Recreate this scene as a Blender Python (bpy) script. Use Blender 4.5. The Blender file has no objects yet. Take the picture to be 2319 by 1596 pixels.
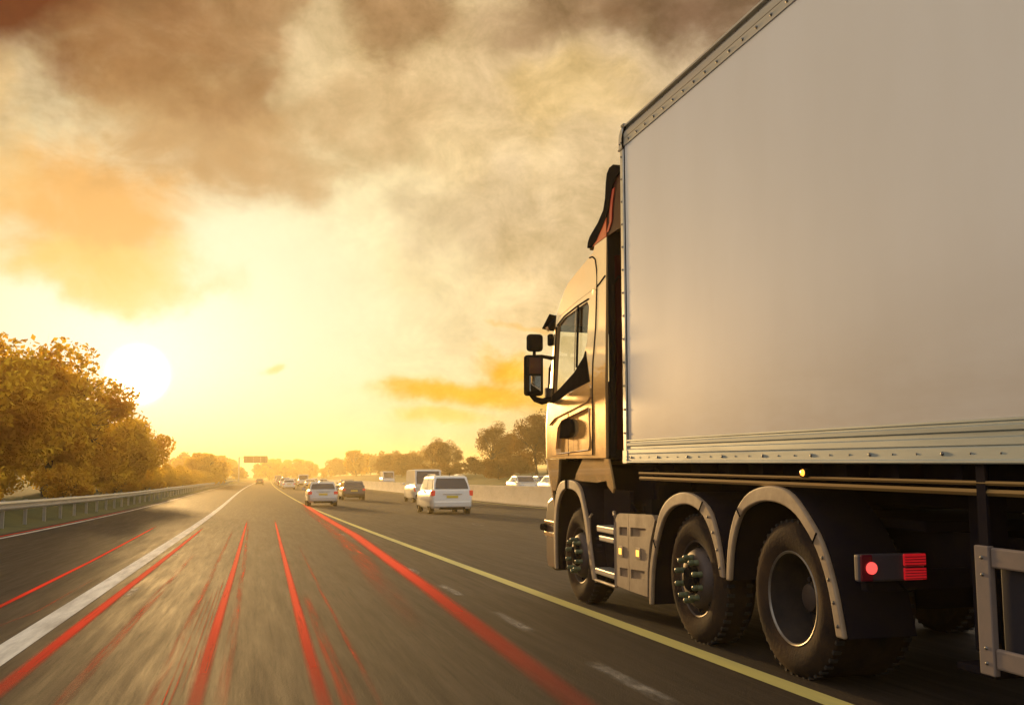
import bpy, bmesh, math, random
import numpy as np
from mathutils import Vector, Matrix
from mathutils.geometry import delaunay_2d_cdt

random.seed(7); np.random.seed(7)
SC = bpy.context.scene
COL = SC.collection
R = math.radians

# ------------------------------------------------------------------ camera
CAM_H = 1.23
cam = bpy.data.cameras.new('camera'); cam_o = bpy.data.objects.new('camera', cam); COL.objects.link(cam_o)
cam.sensor_width = 36; cam.lens = 36*2200/2319; cam.clip_start = .05; cam.clip_end = 5000
cam_o.location = (0, 0, CAM_H)
cam_o.rotation_euler = (R(90+6.43), 0, R(-14.79))
SC.camera = cam_o

# ------------------------------------------------------------------ sun and sky
SUN_AZ, SUN_EL = -6.35, 4.74          # degrees, azimuth clockwise from +Y
sd = Vector((math.sin(R(SUN_AZ))*math.cos(R(SUN_EL)), math.cos(R(SUN_AZ))*math.cos(R(SUN_EL)), math.sin(R(SUN_EL))))
sl = bpy.data.lights.new('sun', 'SUN'); sl.energy = 3.6; sl.angle = R(3.0); sl.color = (1, .60, .22)
slo = bpy.data.objects.new('sun', sl); COL.objects.link(slo)
slo.rotation_euler = (-sd).to_track_quat('-Z', 'Y').to_euler()
slo.location = sd*100

def lin(c):
    return tuple(((v/255)/12.92 if v/255 <= .04045 else (((v/255)+.055)/1.055)**2.4) for v in c)

W = bpy.data.worlds.new('World'); SC.world = W; W.use_nodes = True
wt = W.node_tree; wt.nodes.clear()
def wn(t, **k):
    n = wt.nodes.new(t)
    for a, b in k.items(): setattr(n, a, b)
    return n
def wm(op, a, b=None, c=None, clamp=False):
    n = wn('ShaderNodeMath', operation=op); n.use_clamp = clamp
    for i, v in enumerate((a, b, c)):
        if v is None: continue
        if isinstance(v, (int, float)): n.inputs[i].default_value = v
        else: wt.links.new(v, n.inputs[i])
    return n.outputs[0]
tc = wn('ShaderNodeTexCoord'); sep = wn('ShaderNodeSeparateXYZ')
wt.links.new(tc.outputs['Generated'], sep.inputs[0])
dx, dy, dz = sep.outputs
az = wm('MULTIPLY', wm('ARCTAN2', dx, dy), 57.2958)
el = wm('MULTIPLY', wm('ARCSINE', dz), 57.2958)
def wnoise(scale, detail, rough=.55, dist=0, stretch=(1, 1, 1), off=(0, 0, 0)):
    mp = wn('ShaderNodeMapping'); mp.inputs['Scale'].default_value = stretch; mp.inputs['Location'].default_value = off
    wt.links.new(tc.outputs['Generated'], mp.inputs[0])
    n = wn('ShaderNodeTexNoise'); n.inputs['Scale'].default_value = scale; n.inputs['Detail'].default_value = detail
    n.inputs['Roughness'].default_value = rough; n.inputs['Distortion'].default_value = dist
    wt.links.new(mp.outputs[0], n.inputs['Vector'])
    return n
nA = wnoise(6, 5, .55); nB = wnoise(9, 7, .62, .4, (1, 1, 1.6), (3.1, 1.7, .4)); nC = wnoise(16, 9, .68, .3, (1, 1, 1.3), (7, 2, 5))
sA = wn('ShaderNodeSeparateColor'); wt.links.new(nA.outputs['Color'], sA.inputs[0])
lowel = wm('MULTIPLY', el, 1/9, clamp=True)
az2 = wm('ADD', az, wm('MULTIPLY', wm('MULTIPLY', wm('SUBTRACT', sA.outputs[0], .5), 14), lowel))
el2 = wm('ADD', el, wm('MULTIPLY', wm('MULTIPLY', wm('SUBTRACT', sA.outputs[1], .5), 12), lowel))
# angle to the sun
vm = wn('ShaderNodeVectorMath', operation='DOT_PRODUCT'); vm.inputs[1].default_value = sd
nrm = wn('ShaderNodeVectorMath', operation='NORMALIZE'); wt.links.new(tc.outputs['Generated'], nrm.inputs[0])
wt.links.new(nrm.outputs[0], vm.inputs[0])
ang = wm('MULTIPLY', wm('ARCCOSINE', wm('MINIMUM', vm.outputs['Value'], .999999)), 57.2958)
ramp = wn('ShaderNodeValToRGB'); cr = ramp.color_ramp
stops = [(0, (255, 253, 238)), (8, (252, 246, 208)), (15, (251, 235, 184)), (22, (243, 211, 154)), (32, (216, 185, 138)),
         (48, (214, 198, 172)), (80, (234, 230, 224)), (180, (226, 225, 226))]
while len(cr.elements) < len(stops): cr.elements.new(.5)
for e, (p_, c) in zip(cr.elements, stops): e.position = p_/180; e.color = (*lin(c), 1)
wt.links.new(wm('DIVIDE', ang, 180), ramp.inputs[0])
col = ramp.outputs[0]
def wmix(fac, a, b, mode='MIX'):
    n = wn('ShaderNodeMix', data_type='RGBA', blend_type=mode)
    wt.links.new(fac, n.inputs[0]) if not isinstance(fac, float) else setattr(n.inputs[0], 'default_value', fac)
    for i, v in ((6, a), (7, b)):
        if isinstance(v, tuple): n.inputs[i].default_value = (*v, 1)
        else: wt.links.new(v, n.inputs[i])
    return n.outputs[2]
# golden band along the horizon
hz = wm('POWER', 2.71828, wm('MULTIPLY', wm('MULTIPLY', el, el), -1/14))
hz = wm('MULTIPLY', hz, wm('SUBTRACT', 1, wm('MULTIPLY', ang, 1/100), clamp=True))
col = wmix(wm('MULTIPLY', hz, .55), col, lin((254, 222, 140)))
BLOBS = [  # azimuth, elevation, half widths, colour, opacity
 (-9.5, 14.0, 5.6, 4.0, (238, 172, 84), .9), (-8, 10.6, 5.0, 1.6, (255, 205, 115), .75), (-14, 17, 2.0, 4.0, (240, 190, 110), .5),
 (-3.0, 20.5, 7.5, 4.4, (184, 136, 80), .85), (-7, 25, 8, 4.5, (152, 102, 52), .85), (0.6, 16.8, 4.4, 2.6, (196, 154, 102), .75),
 (-1, 24, 4.5, 3.5, (160, 118, 76), .6), (6.0, 20.0, 3.0, 3.0, (196, 158, 108), .6), (-16.5, 27.5, 10.0, 7.5, (100, 36, 4), 1.5), (2.8, 23.6, 2.0, 3.2, (228, 200, 150), .8),
 (7.5, 26, 4, 2.6, (158, 114, 70), .85), (14, 22.5, 6, 4.0, (196, 164, 118), .6), (12.5, 14.5, 3.6, 3.2, (205, 178, 136), .7),
 (20, 13, 5, 3.8, (203, 174, 128), .65), (25, 27.5, 8, 3.6, (116, 84, 58), .95), (17, 26, 5, 2.0, (146, 110, 74), .6), (19, 20, 5, 2.4, (224, 188, 122), .7),
 (12, 3.45, 5.2, .75, (255, 182, 34), 1.0), (14.2, 5.0, 1.8, .9, (255, 182, 36), 1.0), (10.5, 2.1, 2.6, .35, (255, 205, 80), .7),
 (1.1, 5.2, .55, .28, (252, 210, 110), .7), (19, 3.6, 4, 1.6, (250, 190, 80), .5), (14.5, 7.8, 1.4, .28, (250, 190, 90), .6),
 (10, 11.5, 2.5, 1.6, (246, 224, 168), .6), (18, 8.5, 4, 1.4, (240, 205, 140), .5)]
for (a0, e0, sa_, sb_, c, op) in BLOBS:
    low = e0 < 6
    u = wm('DIVIDE', wm('SUBTRACT', az2, a0), sa_); v = wm('DIVIDE', wm('SUBTRACT', el2, e0), sb_)
    q = wm('ADD', wm('MULTIPLY', u, u), wm('MULTIPLY', v, v))
    q = wm('ADD', q, wm('MULTIPLY', wm('SUBTRACT', (nC if low else nB).outputs['Fac'], .5), .5 if c[0] < 108 else 2.3))
    m = wm('POWER', 2.71828, wm('MULTIPLY', wm('MULTIPLY', q, wm('ABSOLUTE', q)), -.8))
    m = wm('MINIMUM', wm('MAXIMUM', m, 0.0), 1.0)
    col = wmix(wm('MINIMUM', wm('MULTIPLY', m, op), 1.0), col, lin(c))
# clouds all round the sky beyond the sun's glow
far = wm('MULTIPLY', wm('SUBTRACT', ang, 44), 1/25, clamp=True)
cm = wn('ShaderNodeMapRange', interpolation_type='SMOOTHSTEP'); cm.inputs[1].default_value = .42; cm.inputs[2].default_value = .66
wt.links.new(nB.outputs['Fac'], cm.inputs[0])
col = wmix(wm('MULTIPLY', wm('MULTIPLY', cm.outputs[0], far), .4), col, lin((190, 176, 158)))
# wisps: fine bright and dark texture
wf = wn('ShaderNodeMapRange'); wf.inputs[1].default_value = .3; wf.inputs[2].default_value = .7; wf.inputs[3].default_value = .72; wf.inputs[4].default_value = 1.30
wt.links.new(nC.outputs['Fac'], wf.inputs[0])
nearc = wm('MULTIPLY', wm('SUBTRACT', ang, 9), 1/16, clamp=True)
wv = wm('ADD', 1.0, wm('MULTIPLY', wm('SUBTRACT', wf.outputs[0], 1.0), nearc))
cb = wn('ShaderNodeCombineColor')
for i, g_ in enumerate((1.0, 1.08, 1.35)): wt.links.new(wm('POWER', wv, g_), cb.inputs[i])
col = wmix(1.0, col, cb.outputs[0], 'MULTIPLY')
# the veiled sun itself
glow = wm('MULTIPLY', wm('POWER', 2.71828, wm('MULTIPLY', wm('POWER', wm('DIVIDE', ang, 1.5), 6), -1)), 3.0)
glow = wm('ADD', glow, wm('MULTIPLY', wm('POWER', 2.71828, wm('MULTIPLY', wm('DIVIDE', ang, 3.2), -1)), .22))
glow = wm('ADD', glow, wm('MULTIPLY', wm('POWER', 2.71828, wm('MULTIPLY', wm('DIVIDE', ang, 10), -1)), .16))
bg = wn('ShaderNodeBackground'); bg.inputs[1].default_value = 1.02; wt.links.new(col, bg.inputs[0])
bg2 = wn('ShaderNodeBackground'); bg2.inputs[0].default_value = (1, .82, .50, 1); wt.links.new(glow, bg2.inputs[1])
sky = wn('ShaderNodeTexSky'); sky.sky_type = 'NISHITA'; sky.sun_disc = False
sky.sun_elevation = R(SUN_EL); sky.sun_rotation = R(SUN_AZ); sky.dust_density = 1
bg3 = wn('ShaderNodeBackground'); bg3.inputs[1].default_value = .05; wt.links.new(sky.outputs[0], bg3.inputs[0])
a1 = wn('ShaderNodeAddShader'); a2 = wn('ShaderNodeMixShader'); a2.inputs[0].default_value = .02; wo = wn('ShaderNodeOutputWorld')
wt.links.new(bg.outputs[0], a1.inputs[0]); wt.links.new(bg2.outputs[0], a1.inputs[1])
wt.links.new(a1.outputs[0], a2.inputs[1]); wt.links.new(bg3.outputs[0], a2.inputs[2]); wt.links.new(a2.outputs[0], wo.inputs[0])
SC.view_settings.view_transform = 'Standard'; SC.view_settings.look = 'None'
SC.view_settings.exposure = 0; SC.view_settings.gamma = 1
SC.cycles.max_bounces = 8; SC.cycles.transparent_max_bounces = 24; SC.cycles.volume_bounces = 0
SC.cycles.caustics_reflective = False; SC.cycles.caustics_refractive = False
SC.cycles.sample_clamp_indirect = 4

# ------------------------------------------------------------------ materials
MATS = {}
def mat(name, col, rough=.5, metal=0, coat=0, var=None, vscale=3, stretch=(1, 1, 1), bump=0, bscale=40, emit=None, estr=0,
        alpha=None, transl=None, detail=6, rvar=0, spec=.5, coatrough=.03):
    if name in MATS: return MATS[name]
    m = bpy.data.materials.new(name); m.use_nodes = True; nt = m.node_tree; nt.nodes.clear()
    N = nt.nodes.new; Lk = nt.links.new
    out = N('ShaderNodeOutputMaterial'); b = N('ShaderNodeBsdfPrincipled'); Lk(b.outputs[0], out.inputs[0])
    b.inputs['Base Color'].default_value = (*col, 1); b.inputs['Roughness'].default_value = rough
    b.inputs['Metallic'].default_value = metal; b.inputs['Coat Weight'].default_value = coat; b.inputs['Coat Roughness'].default_value = coatrough
    b.inputs['Specular IOR Level'].default_value = spec
    tcn = N('ShaderNodeTexCoord'); mp = N('ShaderNodeMapping'); mp.inputs['Scale'].default_value = stretch; Lk(tcn.outputs['Object'], mp.inputs[0])
    if var or rvar:
        n = N('ShaderNodeTexNoise'); n.inputs['Scale'].default_value = vscale; n.inputs['Detail'].default_value = detail; n.inputs['Roughness'].default_value = .65
        Lk(mp.outputs[0], n.inputs['Vector'])
        mr = N('ShaderNodeMapRange'); mr.inputs[1].default_value = .35; mr.inputs[2].default_value = .68; Lk(n.outputs['Fac'], mr.inputs[0])
        if var:
            mx = N('ShaderNodeMix'); mx.data_type = 'RGBA'; mx.inputs[6].default_value = (*col, 1); mx.inputs[7].default_value = (*var, 1)
            Lk(mr.outputs[0], mx.inputs[0]); Lk(mx.outputs[2], b.inputs['Base Color'])
        if rvar:
            ma = N('ShaderNodeMath'); ma.operation = 'MULTIPLY_ADD'; ma.inputs[1].default_value = rvar; ma.inputs[2].default_value = rough
            Lk(mr.outputs[0], ma.inputs[0]); Lk(ma.outputs[0], b.inputs['Roughness'])
    if bump:
        n2 = N('ShaderNodeTexNoise'); n2.inputs['Scale'].default_value = bscale; n2.inputs['Detail'].default_value = 6; Lk(mp.outputs[0], n2.inputs['Vector'])
        bp = N('ShaderNodeBump'); bp.inputs['Strength'].default_value = bump; bp.inputs['Distance'].default_value = .02
        Lk(n2.outputs['Fac'], bp.inputs['Height']); Lk(bp.outputs[0], b.inputs['Normal'])
    if emit: b.inputs['Emission Color'].default_value = (*emit, 1); b.inputs['Emission Strength'].default_value = estr
    if transl:
        t = N('ShaderNodeBsdfTranslucent'); t.inputs[0].default_value = (*transl, 1)
        ms = N('ShaderNodeMixShader'); ms.inputs[0].default_value = .7; Lk(b.outputs[0], ms.inputs[1]); Lk(t.outputs[0], ms.inputs[2]); Lk(ms.outputs[0], out.inputs[0])
    if alpha:   # alpha = (threshold low, high, scale, stretch)
        lo, hi, scl, st = alpha
        mp2 = N('ShaderNodeMapping'); mp2.inputs['Scale'].default_value = st; Lk(tcn.outputs['Object'], mp2.inputs[0])
        n3 = N('ShaderNodeTexNoise'); n3.inputs['Scale'].default_value = scl; n3.inputs['Detail'].default_value = 5; n3.inputs['Roughness'].default_value = .7
        Lk(mp2.outputs[0], n3.inputs['Vector'])
        m3 = N('ShaderNodeMapRange'); m3.inputs[1].default_value = lo; m3.inputs[2].default_value = hi; Lk(n3.outputs['Fac'], m3.inputs[0])
        # worn paint and light trails fade at both edges of the strip (uv.x) and at its ends (uv.y)
        uv = N('ShaderNodeUVMap'); su = N('ShaderNodeSeparateXYZ'); Lk(uv.outputs[0], su.inputs[0])
        def mth(op, a, b_=None, clamp=False):
            q = N('ShaderNodeMath'); q.operation = op; q.use_clamp = clamp
            for i, v in enumerate((a, b_)):
                if v is None: continue
                if isinstance(v, (int, float)): q.inputs[i].default_value = v
                else: Lk(v, q.inputs[i])
            return q.outputs[0]
        ex = mth('MULTIPLY', mth('SUBTRACT', .5, mth('ABSOLUTE', mth('SUBTRACT', su.outputs[0], .5))), 3.2, True)
        ey = mth('MULTIPLY', mth('SUBTRACT', .5, mth('ABSOLUTE', mth('SUBTRACT', su.outputs[1], .5))), 6, True)
        al = mth('MULTIPLY', mth('MULTIPLY', ex, ey), m3.outputs[0])
        Lk(al, b.inputs['Alpha'])
    MATS[name] = m; return m

def glass_mat(name, tint=(.99, 1.0, .98), fr=1.16, rough=.0):
    if name in MATS: return MATS[name]
    m = bpy.data.materials.new(name); m.use_nodes = True; nt = m.node_tree; nt.nodes.clear()
    N = nt.nodes.new; Lk = nt.links.new
    out = N('ShaderNodeOutputMaterial'); t = N('ShaderNodeBsdfTransparent'); t.inputs[0].default_value = (*tint, 1)
    g = N('ShaderNodeBsdfGlossy'); g.inputs['Roughness'].default_value = rough
    f = N('ShaderNodeFresnel'); ge = N('ShaderNodeNewGeometry'); mf = N('ShaderNodeMix'); mf.inputs[2].default_value = fr; mf.inputs[3].default_value = 1/fr; Lk(ge.outputs['Backfacing'], mf.inputs[0]); Lk(mf.outputs[0], f.inputs[0]); ms = N('ShaderNodeMixShader')
    Lk(f.outputs[0], ms.inputs[0]); Lk(t.outputs[0], ms.inputs[1]); Lk(g.outputs[0], ms.inputs[2]); Lk(ms.outputs[0], out.inputs[0])
    MATS[name] = m; return m

# asphalt: fine aggregate, long polish streaks along the wheel paths
def asphalt_mat():
    m = bpy.data.materials.new('asphalt'); m.use_nodes = True; nt = m.node_tree; N = nt.nodes.new; Lk = nt.links.new
    b = nt.nodes['Principled BSDF']; tcn = N('ShaderNodeTexCoord')
    def nz(scale, st, det=4, rg=.6):
        mp = N('ShaderNodeMapping'); mp.inputs['Scale'].default_value = st; Lk(tcn.outputs['Object'], mp.inputs[0])
        n = N('ShaderNodeTexNoise'); n.inputs['Scale'].default_value = scale; n.inputs['Detail'].default_value = det; n.inputs['Roughness'].default_value = rg
        Lk(mp.outputs[0], n.inputs['Vector']); return n.outputs['Fac']
    st1 = nz(9, (1, .035, 1), 6, .7); st2 = nz(1.1, (1, .02, 1), 3); gr = nz(70, (1, 1, 1), 3); pt = nz(.35, (1, .3, 1), 4); st3 = nz(40, (1, .02, 1), 3, .6)
    def mx(f, a, c, lo, hi):
        mr = N('ShaderNodeMapRange'); mr.inputs[1].default_value = lo; mr.inputs[2].default_value = hi; Lk(f, mr.inputs[0])
        q = N('ShaderNodeMix'); q.data_type = 'RGBA'; Lk(mr.outputs[0], q.inputs[0])
        for i, v in ((6, a), (7, c)):
            if isinstance(v, tuple): q.inputs[i].default_value = (*v, 1)
            else: Lk(v, q.inputs[i])
        return q.outputs[2]
    c = mx(st1, (.016, .011, .008), (.048, .034, .023), .3, .7)
    c = mx(st2, c, (.062, .044, .028), .45, .8)
    c = mx(st3, c, (.011, .008, .006), .5, .75)
    c = mx(gr, c, (.062, .046, .034), .56, .78)
    c = mx(pt, c, (.02, .015, .012), .5, .75)
    Lk(c, b.inputs['Base Color'])
    mr = N('ShaderNodeMapRange'); mr.inputs[1].default_value = .3; mr.inputs[2].default_value = .7; mr.inputs[3].default_value = .80; mr.inputs[4].default_value = .64
    Lk(st1, mr.inputs[0]); Lk(mr.outputs[0], b.inputs['Roughness'])
    b.inputs['Specular IOR Level'].default_value = .16
    bp = N('ShaderNodeBump'); bp.inputs['Strength'].default_value = .35; bp.inputs['Distance'].default_value = .01; Lk(gr, bp.inputs['Height']); Lk(bp.outputs[0], b.inputs['Normal'])
    return m

M_white = mat('white_box_skin', (.80, .80, .80), .57, spec=.3, coat=.5, coatrough=.2, var=(.75, .74, .72), vscale=.6, stretch=(1, 1, .35), rvar=.06)
def add_lower_tint(m, z0, z1, colr, amt):  # mixes colr in, stronger towards the bottom and broken by noise
    nt = m.node_tree; N = nt.nodes.new; Lk = nt.links.new; b = nt.nodes['Principled BSDF']; src = b.inputs['Base Color'].links[0].from_socket
    g = N('ShaderNodeNewGeometry'); sp = N('ShaderNodeSeparateXYZ'); Lk(g.outputs['Position'], sp.inputs[0])
    mr = N('ShaderNodeMapRange'); mr.inputs[1].default_value = z1; mr.inputs[2].default_value = z0; Lk(sp.outputs[2], mr.inputs[0])
    mp = N('ShaderNodeMapping'); mp.inputs['Scale'].default_value = (1, .35, 1.6); Lk(g.outputs['Position'], mp.inputs[0])
    n = N('ShaderNodeTexNoise'); n.inputs['Scale'].default_value = 1.1; n.inputs['Detail'].default_value = 7; n.inputs['Roughness'].default_value = .7; Lk(mp.outputs[0], n.inputs['Vector'])
    p = N('ShaderNodeMath'); p.operation = 'POWER'; Lk(mr.outputs[0], p.inputs[0]); p.inputs[1].default_value = 1.8
    k = N('ShaderNodeMath'); k.operation = 'MULTIPLY'; Lk(p.outputs[0], k.inputs[0]); Lk(n.outputs['Fac'], k.inputs[1])
    k2 = N('ShaderNodeMath'); k2.operation = 'MULTIPLY'; k2.use_clamp = True; Lk(k.outputs[0], k2.inputs[0]); k2.inputs[1].default_value = amt
    x = N('ShaderNodeMix'); x.data_type = 'RGBA'; x.inputs[7].default_value = (*colr, 1); Lk(k2.outputs[0], x.inputs[0]); Lk(src, x.inputs[6]); Lk(x.outputs[2], b.inputs['Base Color'])
add_lower_tint(M_white, 1.35, 2.5, (.42, .33, .24), 1.1)
M_alu = mat('brushed_aluminium', (.52, .51, .47), .33, metal=.55, var=(.38, .38, .35), vscale=4, stretch=(1, .1, 1), rvar=.15)
M_alug = mat('dull_aluminium_rail', (.43, .48, .455), .45, metal=.3, var=(.33, .37, .35), vscale=3, stretch=(1, .15, 2), rvar=.15)
M_bolt = mat('bolt_steel', (.16, .15, .14), .35, metal=.8)
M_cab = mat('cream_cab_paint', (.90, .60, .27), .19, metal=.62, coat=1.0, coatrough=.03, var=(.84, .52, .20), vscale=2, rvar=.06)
M_cabl = mat('golden_cab_paint', (.46, .30, .12), .30, metal=.35, coat=.8, coatrough=.05, var=(.38, .23, .08), vscale=5, rvar=.1)
M_blk = mat('black_plastic', (.012, .011, .011), .6, spec=.0, var=(.02, .017, .015), vscale=9)
M_dark = mat('dark_chassis', (.013, .011, .017), .9, spec=.03, var=(.02, .015, .016), vscale=5)
M_rub = mat('rubber', (.018, .016, .016), .75, var=(.04, .03, .024), vscale=6, bump=.3, bscale=60)
M_red = mat('red_cab_paint', (.55, .018, .008), .4, spec=.1)
M_redo = mat('backlit_red_panel', (.75, .10, .02), .5, spec=.1)  # red panel, orange of light shining through put into its colour
M_maroon = mat('dark_maroon_paint', (.055, .006, .006), .5, spec=.02)
M_fend = mat('dusty_cream_plastic', (.38, .27, .17), .5, var=(.27, .18, .11), vscale=5, rvar=.15, bump=.05)
M_tyred = mat('dusty_tyre_wall', (.020, .015, .014), .85, spec=.1, var=(.075, .042, .022), vscale=2.4, bump=.25, bscale=50)
M_hub = mat('dusty_hub_metal', (.10, .075, .065), .55, metal=.5, var=(.07, .05, .045), vscale=7)
M_rim = mat('worn_rim_metal', (.30, .27, .23), .4, metal=.7, var=(.14, .11, .09), vscale=6)
M_dish = mat('dark_wheel_dish', (.018, .015, .016), .7, spec=.15, var=(.04, .03, .025), vscale=5)  # uneven dark tone, darker than the rim edge
M_nut = mat('pale_green_nut_cover', (.15, .17, .08), .4, var=(.09, .10, .05), vscale=20)
M_amb = mat('amber_lamp', (.6, .25, .03), .2, emit=(1, .5, .08), estr=2.2)
M_lens = mat('red_lamp_lens', (.5, .006, .01), .15, coat=.6, emit=(1, .02, .03), estr=.3)
M_lensd = mat('dark_red_lens', (.16, .01, .02), .18, coat=.6)
M_lensb = mat('lit_red_lamp', (.6, .02, .03), .15, emit=(1, .10, .08), estr=1.3)
M_lampw = mat('grey_lamp_housing', (.075, .06, .068), .5)
M_mirror = mat('mirror_face', (.75, .8, .7), .03, metal=1)
M_glass = glass_mat('cab_glass')
M_seat = mat('dark_red_fabric', (.10, .018, .012), .8, var=(.07, .012, .01), vscale=8)
M_trim = mat('dark_cab_interior', (.045, .03, .022), .7)
M_stepm = mat('step_metal', (.48, .44, .38), .4, metal=.5)
M_guard = mat('dusty_white_aluminium', (.24, .18, .15), .55, spec=.2, var=(.20, .16, .14), vscale=6, rvar=.15)
M_conc = mat('barrier_concrete', (.56, .45, .31), .8, var=(.46, .36, .24), vscale=1.5, stretch=(1, .3, 1), bump=.2, bscale=12)
M_grass = mat('verge_grass', (.10, .105, .022), .9, var=(.045, .055, .012), vscale=.5, detail=10, bump=.8, bscale=9)
M_gal = mat('galvanised_steel', (.50, .48, .44), .38, metal=.6, var=(.36, .34, .3), vscale=2, stretch=(1, .2, 1))
M_bark = mat('bark', (.045, .03, .018), .9, var=(.02, .014, .01), vscale=8, bump=.4)
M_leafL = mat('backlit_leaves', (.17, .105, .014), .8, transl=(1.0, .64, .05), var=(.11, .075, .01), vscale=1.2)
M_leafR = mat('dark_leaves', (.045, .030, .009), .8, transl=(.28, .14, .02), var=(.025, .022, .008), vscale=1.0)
M_lwhite = mat('white_road_paint', (.80, .74, .62), .8, spec=.2, var=(.42, .38, .32), vscale=7, stretch=(1, .12, 1))
M_lthin = mat('worn_white_paint', (.42, .37, .30), .8, spec=.1, alpha=(.34, .78, 6, (1, .3, 1)))
M_lyel = mat('yellow_road_paint', (.62, .53, .15), .8, spec=.2, var=(.44, .40, .15), vscale=3, stretch=(1, .12, 1))
M_sred = mat('red_light_streak', (.85, .028, .010), .9, spec=.08, alpha=(.12, .42, 14, (1, .02, 1)))  # red light of the tail-lamp trails put into the strip colour
M_sor = mat('faint_red_light_streak', (.75, .060, .018), .9, spec=.08, alpha=(.36, .85, 16, (1, .018, 1)))

# ------------------------------------------------------------------ mesh helper
class MB:
    def __init__(s): s.v = []; s.f = []; s.uv = {}
    def add(s, vs, fs):
        o = len(s.v); s.v += [tuple(p) for p in vs]; s.f += [tuple(i+o for i in f) for f in fs]; return s
    def box(s, x0, x1, y0, y1, z0, z1):
        vs = [(x, y, z) for z in (z0, z1) for y in (y0, y1) for x in (x0, x1)]
        return s.add(vs, [(0, 2, 3, 1), (4, 5, 7, 6), (0, 1, 5, 4), (2, 6, 7, 3), (0, 4, 6, 2), (1, 3, 7, 5)])
    def prism_x(s, poly, x0, x1):      # polygon of (y,z) extruded in x
        n = len(poly); vs = [(x0, y, z) for y, z in poly]+[(x1, y, z) for y, z in poly]
        return s.add(vs, [tuple(range(n)), tuple(range(2*n-1, n-1, -1))]+[(i, i+n, (i+1) % n+n, (i+1) % n) for i in range(n)])
    def prism_y(s, poly, y0, y1):      # polygon of (x,z) extruded in y
        n = len(poly); vs = [(x, y0, z) for x, z in poly]+[(x, y1, z) for x, z in poly]
        return s.add(vs, [tuple(range(n)), tuple(range(2*n-1, n-1, -1))]+[(i, i+n, (i+1) % n+n, (i+1) % n) for i in range(n)])
    def lathe_x(s, prof, cx, cy, cz, seg=40, closed=False):   # prof of (x offset, radius)
        vs = []; n = len(prof)
        for k in range(seg):
            a = 2*math.pi*k/seg
            for (px, r) in prof: vs.append((cx+px, cy+r*math.cos(a), cz+r*math.sin(a)))
        fs = []
        for k in range(seg):
            k2 = (k+1) % seg
            for i in range(n-1 if not closed else n):
                j = (i+1) % n; fs.append((k*n+i, k*n+j, k2*n+j, k2*n+i))
        return s.add(vs, fs)
    def tube(s, pts, r, seg=8):
        pts = [Vector(p) for p in pts]; vs = []; rr = r if isinstance(r, (list, tuple)) else [r]*len(pts)
        for i, p_ in enumerate(pts):
            d = (pts[min(i+1, len(pts)-1)]-pts[max(i-1, 0)]).normalized()
            a = d.cross(Vector((0, 0, 1)))
            if a.length < .05: a = d.cross(Vector((0, 1, 0)))
            a.normalize(); b = d.cross(a)
            for k in range(seg):
                t = 2*math.pi*k/seg; vs.append(p_+(a*math.cos(t)+b*math.sin(t))*rr[i])
        n = len(pts)
        fs = [(i*seg+k, i*seg+(k+1) % seg, (i+1)*seg+(k+1) % seg, (i+1)*seg+k) for i in range(n-1) for k in range(seg)]
        fs += [tuple(range(seg)), tuple(range(n*seg-1, (n-1)*seg-1, -1))]
        return s.add(vs, fs)
    def build(s, name, m, parent=None, bevel=0, smooth=40, loc=None, bseg=2):
        me = bpy.data.meshes.new(name); me.from_pydata(s.v, [], s.f); me.update()
        bm = bmesh.new(); bm.from_mesh(me)
        if not s.uv: bmesh.ops.recalc_face_normals(bm, faces=bm.faces)
        if bevel:
            es = [e for e in bm.edges if len(e.link_faces) == 2 and e.calc_face_angle(0) > .5]
            bmesh.ops.bevel(bm, geom=es, offset=bevel, segments=bseg, profile=.5, affect='EDGES', clamp_overlap=True)
        bm.to_mesh(me); bm.free()
        if smooth:
            me.shade_smooth(); me.set_sharp_from_angle(angle=R(min(smooth, 14) if bevel else smooth))
        me.materials.append(m)
        o = bpy.data.objects.new(name, me); COL.objects.link(o)
        if parent: o.parent = parent
        if loc: o.location = loc
        return o
def empty(name, loc, label=None, cat=None, group=None, rz=0, rx=0):
    o = bpy.data.objects.new(name, None); COL.objects.link(o); o.location = loc; o.rotation_euler = (rx, 0, rz); o.empty_display_size = .3
    if label: o['label'] = label
    if cat: o['category'] = cat
    if group: o['group'] = group
    return o
def tag(o, label=None, cat=None, group=None, kind=None):
    for k, v in (('label', label), ('category', cat), ('group', group), ('kind', kind)):
        if v: o[k] = v
    return o
def inst(src, parent=None, loc=None, rot=None):
    o = src.copy(); COL.objects.link(o)
    if parent is not None: o.parent = parent
    if loc is not None: o.location = loc
    if rot is not None: o.rotation_euler = rot
    return o
def copy_tree(src, parent=None):
    kids = [c for c in bpy.data.objects if c.parent == src]
    o = src.copy(); COL.objects.link(o); o.parent = parent
    for c in kids: copy_tree(c, o)
    return o
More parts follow.
